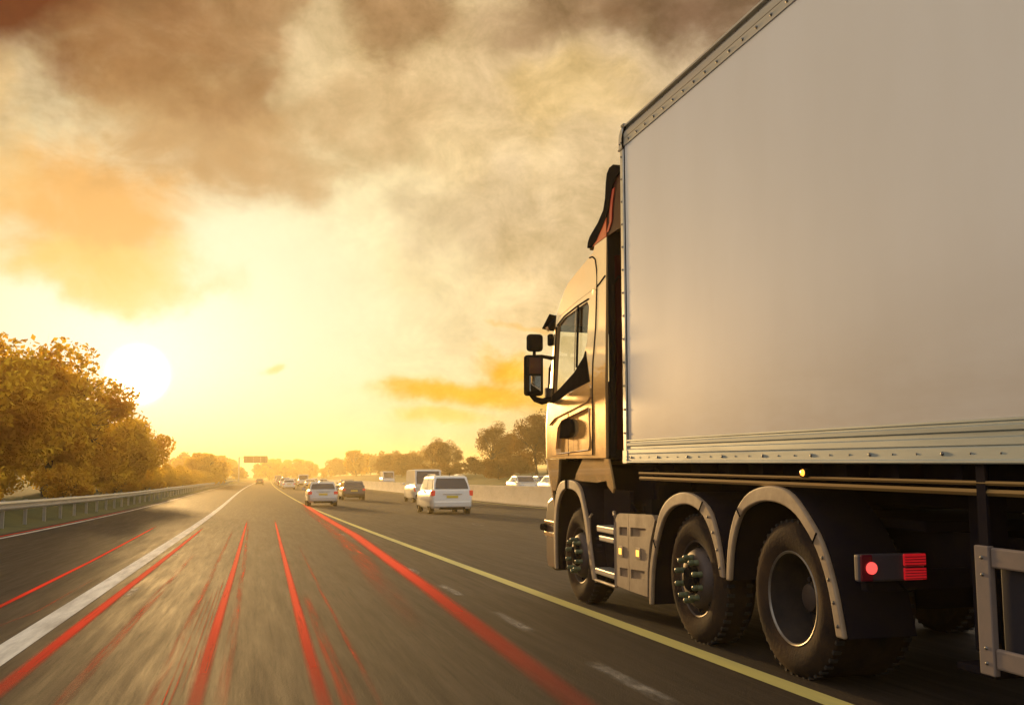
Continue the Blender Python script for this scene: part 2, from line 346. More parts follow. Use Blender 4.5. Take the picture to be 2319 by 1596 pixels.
def panel(outline, holes, surf, name, m, parent, thick=.025, grid=.08, bevel=0, smooth=35):
    """curved sheet: outline and holes are (u, z) polygons mapped through surf(u, z, depth)"""
    pts, edges, = [], []
    def ring(poly):
        o = len(pts); n = len(poly)
        for i in range(n):
            a, b = poly[i], poly[(i+1) % n]; L_ = math.hypot(b[0]-a[0], b[1]-a[1]); k = max(1, int(L_/grid))
            for j in range(k): pts.append((a[0]+(b[0]-a[0])*j/k, a[1]+(b[1]-a[1])*j/k))
        for i in range(o, len(pts)): edges.append((i, i+1 if i+1 < len(pts) else o))
    ring(outline)
    for h in holes: ring(h)
    def inside(p_, poly):
        c = False; n = len(poly); j = n-1
        for i in range(n):
            if (poly[i][1] > p_[1]) != (poly[j][1] > p_[1]) and p_[0] < (poly[j][0]-poly[i][0])*(p_[1]-poly[i][1])/(poly[j][1]-poly[i][1])+poly[i][0]: c = not c
            j = i
        return c
    us = [q[0] for q in outline]; zs = [q[1] for q in outline]
    u = min(us)+grid/2
    while u < max(us):
        z = min(zs)+grid/2
        while z < max(zs):
            if inside((u, z), outline) and not any(inside((u, z), h) for h in holes): pts.append((u, z))
            z += grid
        u += grid
    res = delaunay_2d_cdt([Vector(q) for q in pts], edges, [], 0, 1e-5)
    V2, F2 = res[0], res[2]
    F2 = [f for f in F2 if (lambda c: inside(c, outline) and not any(inside(c, h) for h in holes))((sum(V2[i][0] for i in f)/len(f), sum(V2[i][1] for i in f)/len(f)))]
    mb = MB(); n = len(V2)
    mb.v = [surf(q[0], q[1], 0) for q in V2]+[surf(q[0], q[1], thick) for q in V2]
    cnt = {}
    for f in F2:
        for i in range(len(f)):
            e = (f[i], f[(i+1) % len(f)]); cnt[tuple(sorted(e))] = cnt.get(tuple(sorted(e)), []) + [e]
    mb.f = [tuple(f) for f in F2]+[tuple(i+n for i in reversed(f)) for f in F2]
    for k_, es in cnt.items():
        if len(es) == 1: a, b = es[0]; mb.f.append((b, a, a+n, b+n))
    return mb.build(name, m, parent, bevel, smooth)

# ------------------------------------------------------------------ ground profile
ROWS = [-60, -40, -25, -15, -8, -4, 0, 3, 5, 7, 9, 11, 14, 17, 20, 24, 28, 32, 37, 42, 48, 55, 62, 70, 80, 90, 100, 110, 120, 135, 150, 170, 190, 215, 240, 270, 300, 340, 380, 430, 480, 540, 600, 680, 760, 850, 950, 1100]
G0, G1 = .0259, .0148
def zr_s(Y):
    if Y < 20: return -G0*Y
    if Y < 80: u = Y-20; return -(G0*20+G0*u-(G0-G1)*u*u/120)
    return zr_s(79.9999)-G1*(Y-80)
def xo_s(Y):
    if Y < 60: return 0.
    if Y < 240: return .014*(Y-60)**2/360
    return .014*180/2+.014*(Y-240)
ZR = [zr_s(y) for y in ROWS]; XO = [xo_s(y) for y in ROWS]
def zr(Y): return float(np.interp(Y, ROWS, ZR))
def xo(Y): return float(np.interp(Y, ROWS, XO))
LX = [-420, -200, -90, -45, -22, -14, -9.5, -8.2, -7.0, -6.75, 15.75, 16.4, 28, 30, 34, 40, 60, 110, 220, 420]
LZ = [9, 6, 3, 2.2, 1.7, 1.1, .55, .1, -.02, 0, 0, .40, .40, .9, 1.9, 2.2, 2.6, 4, 8, 14]
def lat(x): return float(np.interp(x, LX, LZ))
def gz(X, Y): return zr(Y)+lat(X-xo(Y))
def sheet(name, xs, rows, m, dz, kind=None, parent=None):
    mb = MB(); n = len(xs)
    for y in rows:
        for x in xs: mb.v.append((x+xo(y), y, zr(y)+lat(x)+dz))
    mb.f = [(j*n+i, j*n+i+1, (j+1)*n+i+1, (j+1)*n+i) for j in range(len(rows)-1) for i in range(n-1)]
    mb.uv = {1: 1}
    o = mb.build(name, m, parent, smooth=30)
    if kind: o['kind'] = kind
    return o
def rows_between(a, b):
    return [a]+[y for y in ROWS if a+1e-3 < y < b-1e-3]+[b]
ground = sheet('ground', LX, ROWS, M_grass, 0, 'structure')
M_asph = asphalt_mat()
road = sheet('road', [-6.75, -3, 0, 3, 7, 11, 15.75], ROWS, M_asph, .004, 'structure')
road2 = sheet('opposite_road', [16.4, 20, 24, 28], ROWS, M_asph, .004, 'structure')
def ribbon(name, pts, m, dz=.008, parent=road):
    """pts: (X centre, Y, width); a painted line or light-trail strip lying on the road, uv across and along"""
    ys = [q[1] for q in pts]; rows = sorted(set(rows_between(min(ys), max(ys))+ys))
    xc = lambda y: float(np.interp(y, ys, [q[0] for q in pts])); wc = lambda y: float(np.interp(y, ys, [q[2] for q in pts]))
    mb = MB(); mb.uv = {1: 1}
    for y in rows:
        for s_ in (-.5, .5): mb.v.append((xc(y)+wc(y)*s_+xo(y), y, zr(y)+dz))
    mb.f = [(2*j, 2*j+1, 2*j+3, 2*j+2) for j in range(len(rows)-1)]
    o = mb.build(name, m, parent, smooth=0)
    me = o.data; uvl = me.uv_layers.new(name='UVMap'); a, b = rows[0], rows[-1]
    for lp in me.loops:
        v = me.vertices[lp.vertex_index]; uvl.data[lp.index].uv = (lp.vertex_index % 2, (v.co.y-a)/(b-a))
    return o
ribbon('edge_line', [(-1.80, -30, .24), (-1.80, 900, .24)], M_lwhite)
ribbon('shoulder_line', [(-6.2, -30, .12), (-6.2, 900, .12)], M_lwhite)
ribbon('yellow_line', [(3.215, -30, .16), (3.215, 900, .16)], M_lyel)
ribbon('far_yellow_line', [(14.9, -30, .14), (14.9, 500, .14)], M_lyel)
for k in range(26): ribbon('lane_dash', [(2.33, 5.2+2.9*k, .15), (2.33, 5.2+2.9*k+1.5, .15)], M_lthin)
for k in range(7): ribbon('road_stud', [(-1.38, 5.2+7*k, .13), (-1.38, 5.2+7*k+1.1, .13)], M_lthin)
for k in range(30):
    ribbon('lane_dash', [(7.1, 12+9*k, .13), (7.1, 15+9*k, .13)], M_lthin); ribbon('lane_dash', [(11.0, 12+9*k, .13), (11.0, 15+9*k, .13)], M_lthin)
# tail-light trails, their red light painted as flat strips on the tarmac
ribbon('red_light_trail', [(.42, 4.0, .125), (.44, 7.6, .12), (.49, 11.7, .11), (.59, 19.7, .10), (.84, 39, .08)], M_sred, .009)
ribbon('red_light_trail', [(.56, 4.0, .12), (.58, 7.6, .12), (.62, 12, .10)], M_sor, .010)
ribbon('red_light_trail', [(-.29, 4.0, .12), (-.29, 7, .12), (-.28, 10, .11), (-.25, 16, .10), (-.18, 39, .08)], M_sred, .0095)
ribbon('red_light_trail', [(-.16, 4.0, .10), (-.13, 9, .10), (-.11, 16, .09), (-.13, 38, .07)], M_sor, .009)
ribbon('red_light_trail', [(-.53, 4.0, .09), (-.54, 8, .09), (-.54, 31, .07)], M_sor, .009)
for k, xx in enumerate((-.47, -.43, -.385, -.35)): ribbon('red_light_trail', [(xx, 4.2, .018), (xx, 12+k, .016)], M_sor, .0085)
ribbon('red_light_trail', [(-1.47, 5.0, .16), (-1.49, 10, .15), (-1.47, 33, .10)], M_sred, .0095)
ribbon('red_light_trail', [(-1.05, 5.0, .12), (-1.05, 20, .10)], M_sor, .009)
ribbon('red_light_trail', [(-2.53, 9, .10), (-2.6, 14, .11), (-2.66, 18, .10), (-3.05, 35, .09)], M_sred, .0085)
ribbon('red_light_trail', [(-2.25, 15, .03), (-2.09, 9.5, .03)], M_sor, .0085)
ribbon('red_light_trail', [(1.76, 4.0, .24), (1.88, 6.8, .26), (2.10, 12, .27), (2.60, 26, .36), (3.3, 70, .5)][::1], M_sred, .0095)
ribbon('red_light_trail', [(1.42, 8.4, .22), (1.55, 11.3, .34), (1.9, 18, .42), (2.3, 30, .40), (2.9, 60, .4)], M_sor, .009)
ribbon('red_light_trail', [(.72, 4.6, .055), (.76, 7.5, .055), (.82, 12, .05), (.99, 22, .045)], M_sor, .009)
ribbon('red_light_trail', [(-7.0+.55, 12, .10), (-6.45, 60, .10)], M_sred, .0085)

# ------------------------------------------------------------------ concrete median barrier and guard rail
bar = empty('concrete_barrier', (15.9, 20, gz(15.9, 20)), 'long pale concrete barrier of end-to-end blocks dividing the two carriageways', 'barrier')
def barrier_mesh():
    prof = [(-.30, 0), (-.30, .08), (-.16, .32), (-.10, 1.12), (-.07, 1.15), (.07, 1.15), (.10, 1.12), (.16, .32), (.30, .08), (.30, 0)]
    mb = MB(); mb.prism_y(prof, 0, 5.97); return mb
seg0 = barrier_mesh().build('block', M_conc, bar, smooth=30)
bpos = Vector(bar.location); first = True
y = -10.
while y < 330:
    a = Vector((15.95+xo(y), y, zr(y)-.01)); b = Vector((15.95+xo(y+6), y+6, zr(y+6)-.01)); d = b-a
    o = seg0 if first else inst(seg0, bar); first = False
    o.location = a-bpos; o.rotation_euler = (math.atan2(d.z, math.hypot(d.x, d.y)), 0, -math.atan2(d.x, d.y)); y += 6
gr = empty('guard_rail', (-7.45, 10, gz(-7.45, 10)), 'galvanised steel guard rail on posts along the left hard shoulder', 'guard rail')
mb = MB(); wp = [(-.02, -.155), (.03, -.12), (.035, -.07), (-.02, -.03), (-.02, .03), (.035, .07), (.03, .12), (-.02, .155)]
ys = [4]+[q for q in ROWS if 4 < q < 330]+[330]
for y in ys:
    for (px, pz) in wp: mb.v.append((-7.45+px+xo(y)+7.45, y-10, zr(y)+.72+pz-gz(-7.45, 10)))
    for (px, pz) in reversed(wp): mb.v.append((-7.45+px-.012+xo(y)+7.45, y-10, zr(y)+.72+pz-gz(-7.45, 10)))
n = 2*len(wp)
mb.f = [(j*n+i, j*n+(i+1) % n, (j+1)*n+(i+1) % n, (j+1)*n+i) for j in range(len(ys)-1) for i in range(n)]
mb.build('rail', M_gal, gr, smooth=50)
mb = MB(); mb.box(-.055, .055, -.04, .04, -.15, .86); p0 = mb.build('post', M_gal, gr, bevel=.004)
k = 0; y = 5.
while y < 260:
    o = p0 if k == 0 else inst(p0, gr); o.location = (-7.56+xo(y)+7.45, y-10, gz(-7.56+xo(y), y)-gz(-7.45, 10)); y += 3.2; k += 1

# ------------------------------------------------------------------ trees
def tree_meshes(name, h, rad, nleaf, ls, seed, crown_low=.18, m=M_leafR, lobes=26, dens=1.0):
    rng = np.random.RandomState(seed)
    tb = MB(); th_ = h*.45
    def limb(p_, d, L_, r, depth):
        pts = [p_]; q = p_.copy(); dd = d.copy(); rr = [r]
        for i in range(4):
            dd = (dd+Vector(rng.normal(0, .13, 3))).normalized(); q = q+dd*L_/4; pts.append(q); rr.append(r*(1-.17*(i+1)))
        tb.tube(pts, rr, 6); ends.append(q)
        if depth > 0:
            for _ in range(3):
                i = rng.randint(2, 5)
                nd = (dd+Vector(rng.normal(0, .65, 3))+Vector((0, 0, .15))).normalized(); limb(pts[i], nd, L_*.62, rr[i]*.62, depth-1)
    ends = []
    limb(Vector((0, 0, -.3)), Vector((0, 0, 1)), th_, h*.028, 0); ends.clear()
    for i in range(6):
        a = i*2.4+rng.rand(); z = h*(.16+.26*rng.rand())
        limb(Vector((0, 0, z)), Vector((math.cos(a)*.75, math.sin(a)*.75, .9)).normalized(), h*.34, h*.014, 2)
    limb(Vector((0, 0, th_*.9)), Vector((0, 0, 1)), h*.26, h*.018, 2)
    # crown: lobes spread over an uneven ellipsoid
    cz = h*(crown_low+1)/2; hz_ = h*(1-crown_low)/2
    cs = []
    for i in range(lobes):
        v = rng.normal(0, 1, 3); v /= np.linalg.norm(v); rr = (.45+.5*rng.rand())
        cs.append((v[0]*rad*rr, v[1]*rad*rr, cz+v[2]*hz_*rr*.92, rad*(.22+.24*rng.rand())))
    P = np.zeros((0, 3)); per = int(nleaf/lobes)
    for (x, y_, z, r) in cs:
        v = rng.normal(0, 1, (per, 3)); v /= np.linalg.norm(v, axis=1)[:, None]
        q = v*(r*(.35+.75*rng.rand(per, 1)**.6)); q[:, 2] *= .8
        P = np.vstack([P, q+np.array([x, y_, z])])
    P = P[P[:, 2] > h*.05]
    n = len(P); A = rng.normal(0, 1, (n, 3)); A /= np.linalg.norm(A, axis=1)[:, None]
    B = np.cross(A, rng.normal(0, 1, (n, 3))); B /= np.linalg.norm(B, axis=1)[:, None]
    s_ = ls*(.6+.8*rng.rand(n, 1))
    V = np.stack([P-A*s_*.5, P+B*s_*.32, P+A*s_*.5, P-B*s_*.32], 1).reshape(-1, 3)
    me = bpy.data.meshes.new('crown'); F = np.arange(4*n).reshape(-1, 4)
    me.from_pydata(V.tolist(), [], F.tolist()); me.update(); me.materials.append(m)
    tr = tb.build('trunk', M_bark); tme = tr.data; bpy.data.objects.remove(tr)
    return me, tme
def plant(name, meshes, X, Y, s_, rz, label, group, cat='tree', dz=0, sz=1.0):
    r = empty(name, (X, Y, gz(X, Y)+dz), label, cat, group, rz); r.scale = (s_, s_, s_*sz)
    for nm, me in zip(('crown', 'trunk'), meshes):
        o = bpy.data.objects.new(nm, me); COL.objects.link(o); o.parent = r
    return r
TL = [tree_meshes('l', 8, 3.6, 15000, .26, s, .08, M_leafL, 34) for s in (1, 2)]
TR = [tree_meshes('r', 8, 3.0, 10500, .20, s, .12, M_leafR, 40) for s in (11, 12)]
TF = [tree_meshes('f', 8, 3.8, 2600, .62, s, .02, m_, 22) for s, m_ in ((21, M_leafR), (22, M_leafL))]
BU = [tree_meshes('b', 2.6, 1.9, 5200, .20, 31, .0, M_leafL, 24), tree_meshes('b', 2.6, 2.0, 5200, .20, 32, .0, M_leafR, 24)]
gl = 'trees along the left verge'
for i, (X, Y, s_, lb) in enumerate([
    (-11.0, 14, .95, None), (-12.0, 22, 1.05, None), (-11.2, 31, 1.0, None),
    (-10.6, 41, .86, 'golden backlit tree at the left edge behind the guard rail'),
    (-11.4, 49, 1.04, 'tall backlit tree with the highest crown on the left verge'),
    (-10.9, 58, 1.06, 'backlit tree left of the sun on the verge, just before the gap'),
    (-10.7, 67, .99, 'backlit tree directly under the sun glare on the left verge'),
    (-9.8, 77, .84, 'lower backlit tree whose crown edges the bright sky right of the sun'),
    (-9.6, 87, .76, 'last and smallest tree of the left verge row before the hedge')]):
    lb = lb or ['big leafy tree beside the near hard shoulder, outside the left edge', 'broad leafy tree set back behind the near guard rail', 'full round tree just outside the left edge of the view'][i]
    plant('verge_tree', TL[i % 2], X, Y, s_, i*1.3, lb, gl)
_a = ['low', 'spreading', 'tight round', 'ragged', 'tall', 'thin', 'leaning']
_b = ['in front of the big trees behind the guard rail', 'under the backlit trees beside the sun', 'right behind the last verge trees', 'in the open hedge past the tree row', 'near the far end of the hedge']
HB = [f'{_a[i % 7]} golden bush {_b[min(i//7, 4)]}' for i in range(34)]
for i in range(34):
    X = -9.3-1.1*(i % 3)+xo(18+i*8); Y = 16+i*6.4
    plant('verge_bush', BU[0], X, Y, .75+.3*random.random(), i*2.1, HB[i], 'bushes in the hedge behind the left guard rail', 'bush')
for i, (Y, s_) in enumerate([(205, 1.0), (222, 1.1), (240, 1.0), (258, .95)]):
    plant('verge_tree', TF[1], -10.5+xo(Y)-1.5*(i % 2), Y, s_*.85, i*1.7, ['hazy tree behind the hedge before the sign gantry', 'tallest hazy tree in the clump before the sign gantry', 'round hazy tree close to the sign gantry', 'low hazy tree right beside the sign gantry post'][i], 'clump of trees before the sign gantry')
gR = 'trees on the right bank'
for i, (X, Y, s_, sz, lb, v) in enumerate([
    (33.0, 114, 1.02, 1.06, 'tall dark tree with sky showing through, right beside the lorry cab', 0),
    (37.0, 122, .92, 1.0, 'dark tree half hidden behind the lorry mirror', 1),
    (34.5, 142, .98, 1.0, 'broad dark tree second from the lorry cab on the bank', 1),
    (39.0, 150, .95, .95, 'dark tree filling the gap behind the broad one on the bank', 0),
    (33.5, 172, .92, .95, 'rounded brown tree standing above the white van', 0),
    (34.0, 188, .95, .98, 'leftmost of the crisp trees on the right bank', 1),
    (42, 108, .9, 1, 'dark tree hidden largely by the lorry cab', 0)]):
    o = plant('bank_tree', TR[v], X, Y, s_, i*1.9, lb, gR, sz=sz)
for i, (X, Y, s_) in enumerate([(35.5, 103, .9), (32, 128, .8), (32, 158, .8), (31.5, 178, .85), (36, 132, .9), (37, 165, .9), (33, 200, .8), (40, 118, 1.)]):
    plant('bank_bush', BU[1], X, Y, s_*1.45, i*1.1, ['dark bush at the foot of the tree beside the lorry cab', 'low bush between the cab-side tree and the broad tree', 'small bush below the gap left of the broad tree', 'small rounded bush in front of the brown tree above the van', 'bush tucked behind the trunks near the lorry cab', 'bush in deep shade below the brown rounded tree', 'last bush of the right bank, left of the crisp trees', 'bush on the bank hidden beside the lorry mirror'][i], 'bushes under the right bank trees', 'bush')
fl = ['yellowish hazy tree on the horizon', 'dark hazy tree on the horizon']
for i in range(6):
    Y = 232+i*9; X = 33+xo(Y)+4*(i % 2)
    plant('roadside_tree', TF[0], X, Y, .74+.12*random.random(), i*2.3, ['hazy tree nearest the white van in its clump', 'second hazy tree left of the white van', 'middle hazy tree of the clump left of the van', 'smaller hazy tree past the middle of the clump left of the van', 'hazy tree above the dark hatchback', 'farthest hazy tree of the clump, above the oncoming van'][i], 'clump of trees left of the white van')
FX = []
for i in range(46):
    t = i/45.; px = -34+98*t
    Y = 420+70*math.sin(i*1.7)+60*random.random(); X = px+xo(Y)+6*random.random()-(6 if t < .3 else 0)
    if -9 < X-xo(Y) < 30: Y = 560+60*random.random()
    s_ = (1.0+.35*math.sin(i*.9)+.25*random.random())*(1.25 if Y > 540 else .95)
    plant('horizon_tree', TF[(i//3) % 2], X, Y, s_, i*2.3, ('hazy tree of the far line left of the sign gantry' if px < -9 else 'hazy tree closing the road at the vanishing point' if px < 12 else 'hazy tree of the far line above the queueing cars' if px < 38 else 'hazy tree of the far line behind the right bank'), 'trees in the far tree line')

# ------------------------------------------------------------------ sign gantry far ahead
gy = 345; gx = -7.6+xo(gy); gz_ = gz(gx, gy)
g = empty('sign_gantry', (gx, gy, gz_), 'dark cantilever sign gantry reaching over the road near the horizon, left side', 'road sign')
mb = MB(); mb.tube([(0, 0, -.3), (0, 0, 8.6)], .22, 10); mb.build('post', M_gal, g)
mb = MB(); mb.box(-.2, 9.2, -.15, .15, 8.2, 8.45); mb.build('arm', M_gal, g, bevel=.02)
M_sign = mat('sign_board_back', (.045, .035, .03), .5)
mb = MB(); mb.box(1.5, 9.4, -.35, -.2, 6.6, 8.9); mb.build('sign_board', M_sign, g, bevel=.02)
mb = MB()
for q in (2.2, 4.6, 7.0, 8.8): mb.box(q, q+.1, -.42, -.36, 6.65, 8.85)
mb.build('frame', M_gal, g)

# ------------------------------------------------------------------ cars
M_tintg = mat('dark_car_glass', (.02, .012, .01), .06, coat=.6)
def paint(nm, c, met=.3): return mat(nm, c, .28, metal=met, coat=.9, coatrough=.05)
P_silver = paint('silver_car_paint', (.50, .48, .44)); P_white = paint('white_car_paint', (.72, .68, .60), 0); P_dark = paint('dark_car_paint', (.05, .035, .025)); P_gold = paint('beige_car_paint', (.38, .28, .16)); P_blue = paint('blue_grey_car_paint', (.16, .18, .2)); P_redc = paint('dull_red_car_paint', (.25, .05, .03))
M_plate = mat('yellow_number_plate', (.70, .52, .05), .4); M_tail = mat('car_tail_lens', (.45, .02, .015), .15, coat=.5, emit=(1, .05, .02), estr=.25)
M_chrome = mat('chrome', (.75, .72, .66), .12, metal=1); M_head = mat('headlamp_glass', (.7, .7, .68), .1, coat=.6)
def loft(mb, rings):
    n = len(rings[0]); o = len(mb.v)
    for r_ in rings: mb.v += [tuple(q) for q in r_]
    for j in range(len(rings)-1):
        for i in range(n): mb.f.append((o+j*n+i, o+j*n+(i+1) % n, o+(j+1)*n+(i+1) % n, o+(j+1)*n+i))
    mb.f.append(tuple(o+i for i in range(n))); mb.f.append(tuple(o+(len(rings)-1)*n+i for i in reversed(range(n))))
def car(name, style, m, loc, label, group, rz=0, detail=True, cat='car', plate=M_plate):
    """origin at ground under the middle; rear faces -Y"""
    S = dict(hatch=(4.2, .90, 1.46, [(-2.1, .62), (-2.06, .93), (-1.9, .98), (1.0, .96), (1.75, .82), (2.1, .62)], (-1.93, -1.45, .45, 1.35)),
             suv=(4.6, .95, 1.70, [(-2.3, .70), (-2.27, 1.02), (-2.15, 1.08), (1.0, 1.06), (1.9, .95), (2.3, .70)], (-2.2, -1.80, .55, 1.35)),
             sedan=(4.6, .91, 1.43, [(-2.3, .65), (-2.25, .92), (-1.7, .98), (.9, .95), (1.9, .78), (2.3, .58)], (-1.75, -.85, .35, 1.25)),
             van=(5.2, .98, 2.25, [(-2.6, .9), (-2.58, 1.2), (-2.5, 1.25), (1.4, 1.22), (2.2, 1.05), (2.6, .75)], (-2.55, -2.42, 1.15, 1.95)))[style]
    Ln, hw, Ht, top, (gb, gt, gf, gw) = S
    r = empty(name, loc, label, cat, group, rz)
    ztop = lambda y: float(np.interp(y, [q[0] for q in top], [q[1] for q in top]))
    mb = MB(); rings = []; yy = [-Ln/2, -Ln/2+.05, -Ln/2+.22, -Ln/2+.6, -.6, .6, Ln/2-.7, Ln/2-.25, Ln/2]
    for k, y in enumerate(yy):
        e = {0: .86, 1: .92, 2: .97, 3: 1., 7: .9, 8: .72}.get(k, 1.); w = hw*e; zt = ztop(y); zb = .24 if 0 < k < 8 else .32
        ring = [(-w*.9, zb), (-w, zb+.12), (-w*1.0, zb+(zt-zb)*.55), (-w*.975, zt-.10), (-w*.90, zt), (w*.90, zt), (w*.975, zt-.10), (w*1.0, zb+(zt-zb)*.55), (w, zb+.12), (w*.9, zb)]
        rings.append([(x, y, z) for x, z in ring])
    loft(mb, rings); body = mb.build('body', m, r, smooth=45)
    # greenhouse
    zb = ztop(-.3)-.03; wr = hw*.78 if style != 'van' else hw*.93
    prof = [(gb, ztop(gb)-.02, hw*.885), (gt, Ht-.05, wr), (gt+.25, Ht, wr*.97), (gf, Ht-.01, wr*.97), (gf+.25, Ht-.06, wr*.99), (gw, ztop(gw)-.02, hw*.86)]
    mb = MB(); base = []
    rings = []
    for (y, z, w) in prof:
        rings.append([(-hw*.885, y if y in (gb, gw) else min(max(y, gb+.05), gw-.1), zb-.04), (-w, y, z-.03), (-w*.93, y, z), (w*.93, y, z), (w, y, z-.03), (hw*.885, y if y in (gb, gw) else min(max(y, gb+.05), gw-.1), zb-.04)])
    loft(mb, rings); mb.build('roof', m, r, smooth=40)
    # rear window
    def quad(name, pts, mm, off=.012, th=.01):
        pts = [Vector(q) for q in pts]; nn = (pts[1]-pts[0]).cross(pts[2]-pts[1]).normalized()
        mb = MB(); n = len(pts); mb.v = [tuple(q+nn*off) for q in pts]+[tuple(q-nn*th) for q in pts]
        mb.f = [tuple(range(n)), tuple(range(2*n-1, n-1, -1))]+[(i, i+n, (i+1) % n+n, (i+1) % n) for i in range(n)]
        return mb.build(name, mm, r, bevel=0)
    z0, z1 = ztop(gb)+.04, Ht-.13; lerp = lambda t, a, b: a+(b-a)*t
    h_ = (Ht-.05)-(ztop(gb)-.02); t0 = (z0-ztop(gb)+.02)/h_; t1 = (z1-ztop(gb)+.02)/h_
    q = lambda t, s_, k=.9: (s_*lerp(t, hw*.885, wr)*k, lerp(t, gb, gt), lerp(t, ztop(gb)-.02, Ht-.05))
    quad('rear_window', [q(t0, -1, .90), q(t0, 1, .90), q((t0+t1)/2, 1, .905), q(t1, 1, .84), q(t1, -1, .84), q((t0+t1)/2, -1, .905)], M_tintg)
    qf = lambda t, s_: (s_*lerp(t, hw*.86, wr)*.88, lerp(t, gw, gf+.25), lerp(t, ztop(gw)-.02, Ht-.06))
    quad('windscreen', [qf(.1, 1), qf(.1, -1), qf(.9, -1), qf(.9, 1)], M_tintg)
    # side windows
    for s_ in (-1, 1):
        ym = (gb+gw)/2-.1
        def sp(y, t): return (s_*(lerp(t, hw*.885, wr)+.004), y, lerp(t, zb-.04, Ht-.05))
        for (ya, yb, yc, yd) in ((gb+.30, ym-.04, ym-.04, gt+.12), (ym+.04, gw-.35, gf+.2, ym+.04)):
            if style == 'van' and ya < 0: continue
            pp = [sp(ya, .14), sp(yb, .14), sp(yc, .86), sp(yd, .86)]
            quad('side_window', pp if s_ < 0 else pp[::-1], M_tintg, .006)
        # lamps
        ztl = ztop(-Ln/2+.04)-.16
        mb = MB()
        if style == 'van': mb.box(s_*hw*.93-.06, s_*hw*.93+.06, -Ln/2-.015, -Ln/2+.2, .75, 1.15)
        elif style == 'suv': mb.box(s_*hw*.90-.085, s_*hw*.90+.085, -Ln/2+.02, -Ln/2+.3, .80, 1.04)
        else: mb.box(s_*hw*.84-.13, s_*hw*.84+.10, -Ln/2+.0, -Ln/2+.25, ztl-.06, ztl+.11)
        mb.build('tail_light', M_tail, r, bevel=.02)
        mb = MB(); mb.box(s_*hw*.66-.16, s_*hw*.66+.14, Ln/2-.25, Ln/2-.015, .56, .70); mb.build('headlight', M_head, r, bevel=.03)
        mb = MB(); mb.tube([(s_*hw*.95, gw-.45, zb+.02), (s_*(hw+.10), gw-.45, zb+.06)], .03, 6)
        mb.box(s_*(hw+.12)-.09, s_*(hw+.12)+.09, gw-.50, gw-.40, zb+.0, zb+.15); mb.build('door_mirror', m, r, bevel=.02)
    mb = MB(); mb.box(-.26, .26, -Ln/2-.018, -Ln/2+.03, .70 if style != 'hatch' else .66, .81 if style != 'hatch' else .77); mb.build('number_plate', plate, r, bevel=.004)
    mb = MB(); mb.box(-hw*.88, hw*.88, -Ln/2-.06, -Ln/2+.2, .30, .56); mb.build('rear_bumper', m if style in ('hatch', 'suv') else M_blk, r, bevel=.05)
    mb = MB(); mb.box(-hw*.6, hw*.6, -Ln/2-.03, -Ln/2+.25, .20, .33); mb.build('underside', M_blk, r, bevel=.02)
    mb = MB(); mb.box(-hw*.45, hw*.45, -Ln/2-.012, -Ln/2+.04, .86 if style != 'van' else 1.0, .885 if style != 'van' else 1.02); mb.build('boot_trim', M_chrome, r)
    if style == 'suv':
        for s_ in (-1, 1): mb = MB(); mb.tube([(s_*wr*.86, gt+.2, Ht-.03), (s_*wr*.86, gt+.35, Ht+.045), (s_*wr*.86, gf-.1, Ht+.045), (s_*wr*.86, gf+.05, Ht-.03)], .018, 6); mb.build('roof_rail', M_chrome, r)
    if style in ('suv', 'hatch'):
        mb = MB(); mb.tube([(0, gt+.22, Ht-.01), (0, gt+.05, Ht+.16)], [.015, .005], 6); mb.build('aerial', M_blk, r)
    rw = .33 if style != 'suv' else .36
    for s_ in (-1, 1):
        for yw in (-Ln/2+.85, Ln/2-.85):
            w_ = MB(); xx = s_*(hw-.12)
            w_.lathe_x([(-.11, rw*.62), (-.11, rw*.9), (-.08, rw), (.08, rw), (.11, rw*.9), (.11, rw*.62)], xx, yw, rw, 20)
            w_.lathe_x([(-.06, rw*.62), (-.02, .1), (-.02, 0.001), (.02, .001), (.02, .1), (.06, rw*.62)], xx, yw, rw, 20)
            w_.build('wheel', M_rub, r)
            a_ = MB(); a_.lathe_x([(0, rw*1.14), (s_*.012, rw*1.12), (s_*.012, .01)], s_*(hw*1.0-.035), yw, rw, 20)
            a_.build('wheel_arch', M_blk, r)
    return r
def at_road(X, Y): return (X+xo(Y), Y, gz(X+xo(Y), Y)+.006)
tilt = -math.atan(G0*.85)
gC = 'vehicles driving away on the right lanes'
def rcar(nm, st, m, X, Y, lb, grp=gC, rz=0, cat='car'):
    o = car(nm, st, m, at_road(X, Y), lb, grp, rz, cat=cat)
    dzdy = (zr(Y+2)-zr(Y-2))/4; o.rotation_euler = (math.atan(dzdy) if abs(rz) < 1 else -math.atan(dzdy), 0, rz); return o
rcar('hatchback', 'hatch', P_silver, 4.05, 61.5, 'silver hatchback with dark rear window in the lane nearest the red light trails')
rcar('hatchback', 'hatch', P_dark, 7.5, 78, 'dark hatchback just right of the silver hatchback')
rcar('sport_utility_car', 'suv', P_white, 8.55, 45.0, 'white estate-type tall car with roof rails and yellow plate left of the lorry')
rcar('white_van', 'van', P_white, 11.6, 69, 'white van partly hidden behind the tall white car', cat='van')
rcar('hatchback', 'hatch', P_gold, 10.9, 122, 'small pale car seen between the silver and the dark hatchback')
rcar('sedan', 'sedan', P_silver, 21.5, 78, 'silver saloon coming towards us beyond the concrete barrier', 'oncoming vehicles beyond the barrier', math.pi)
rcar('sedan', 'sedan', P_blue, 24.5, 82, 'grey-blue car close behind the silver saloon beyond the barrier', 'oncoming vehicles beyond the barrier', math.pi)
rcar('sedan', 'sedan', P_white, 21.5, 68.5, 'white car beyond the barrier, half hidden by the lorry cab', 'oncoming vehicles beyond the barrier', math.pi)
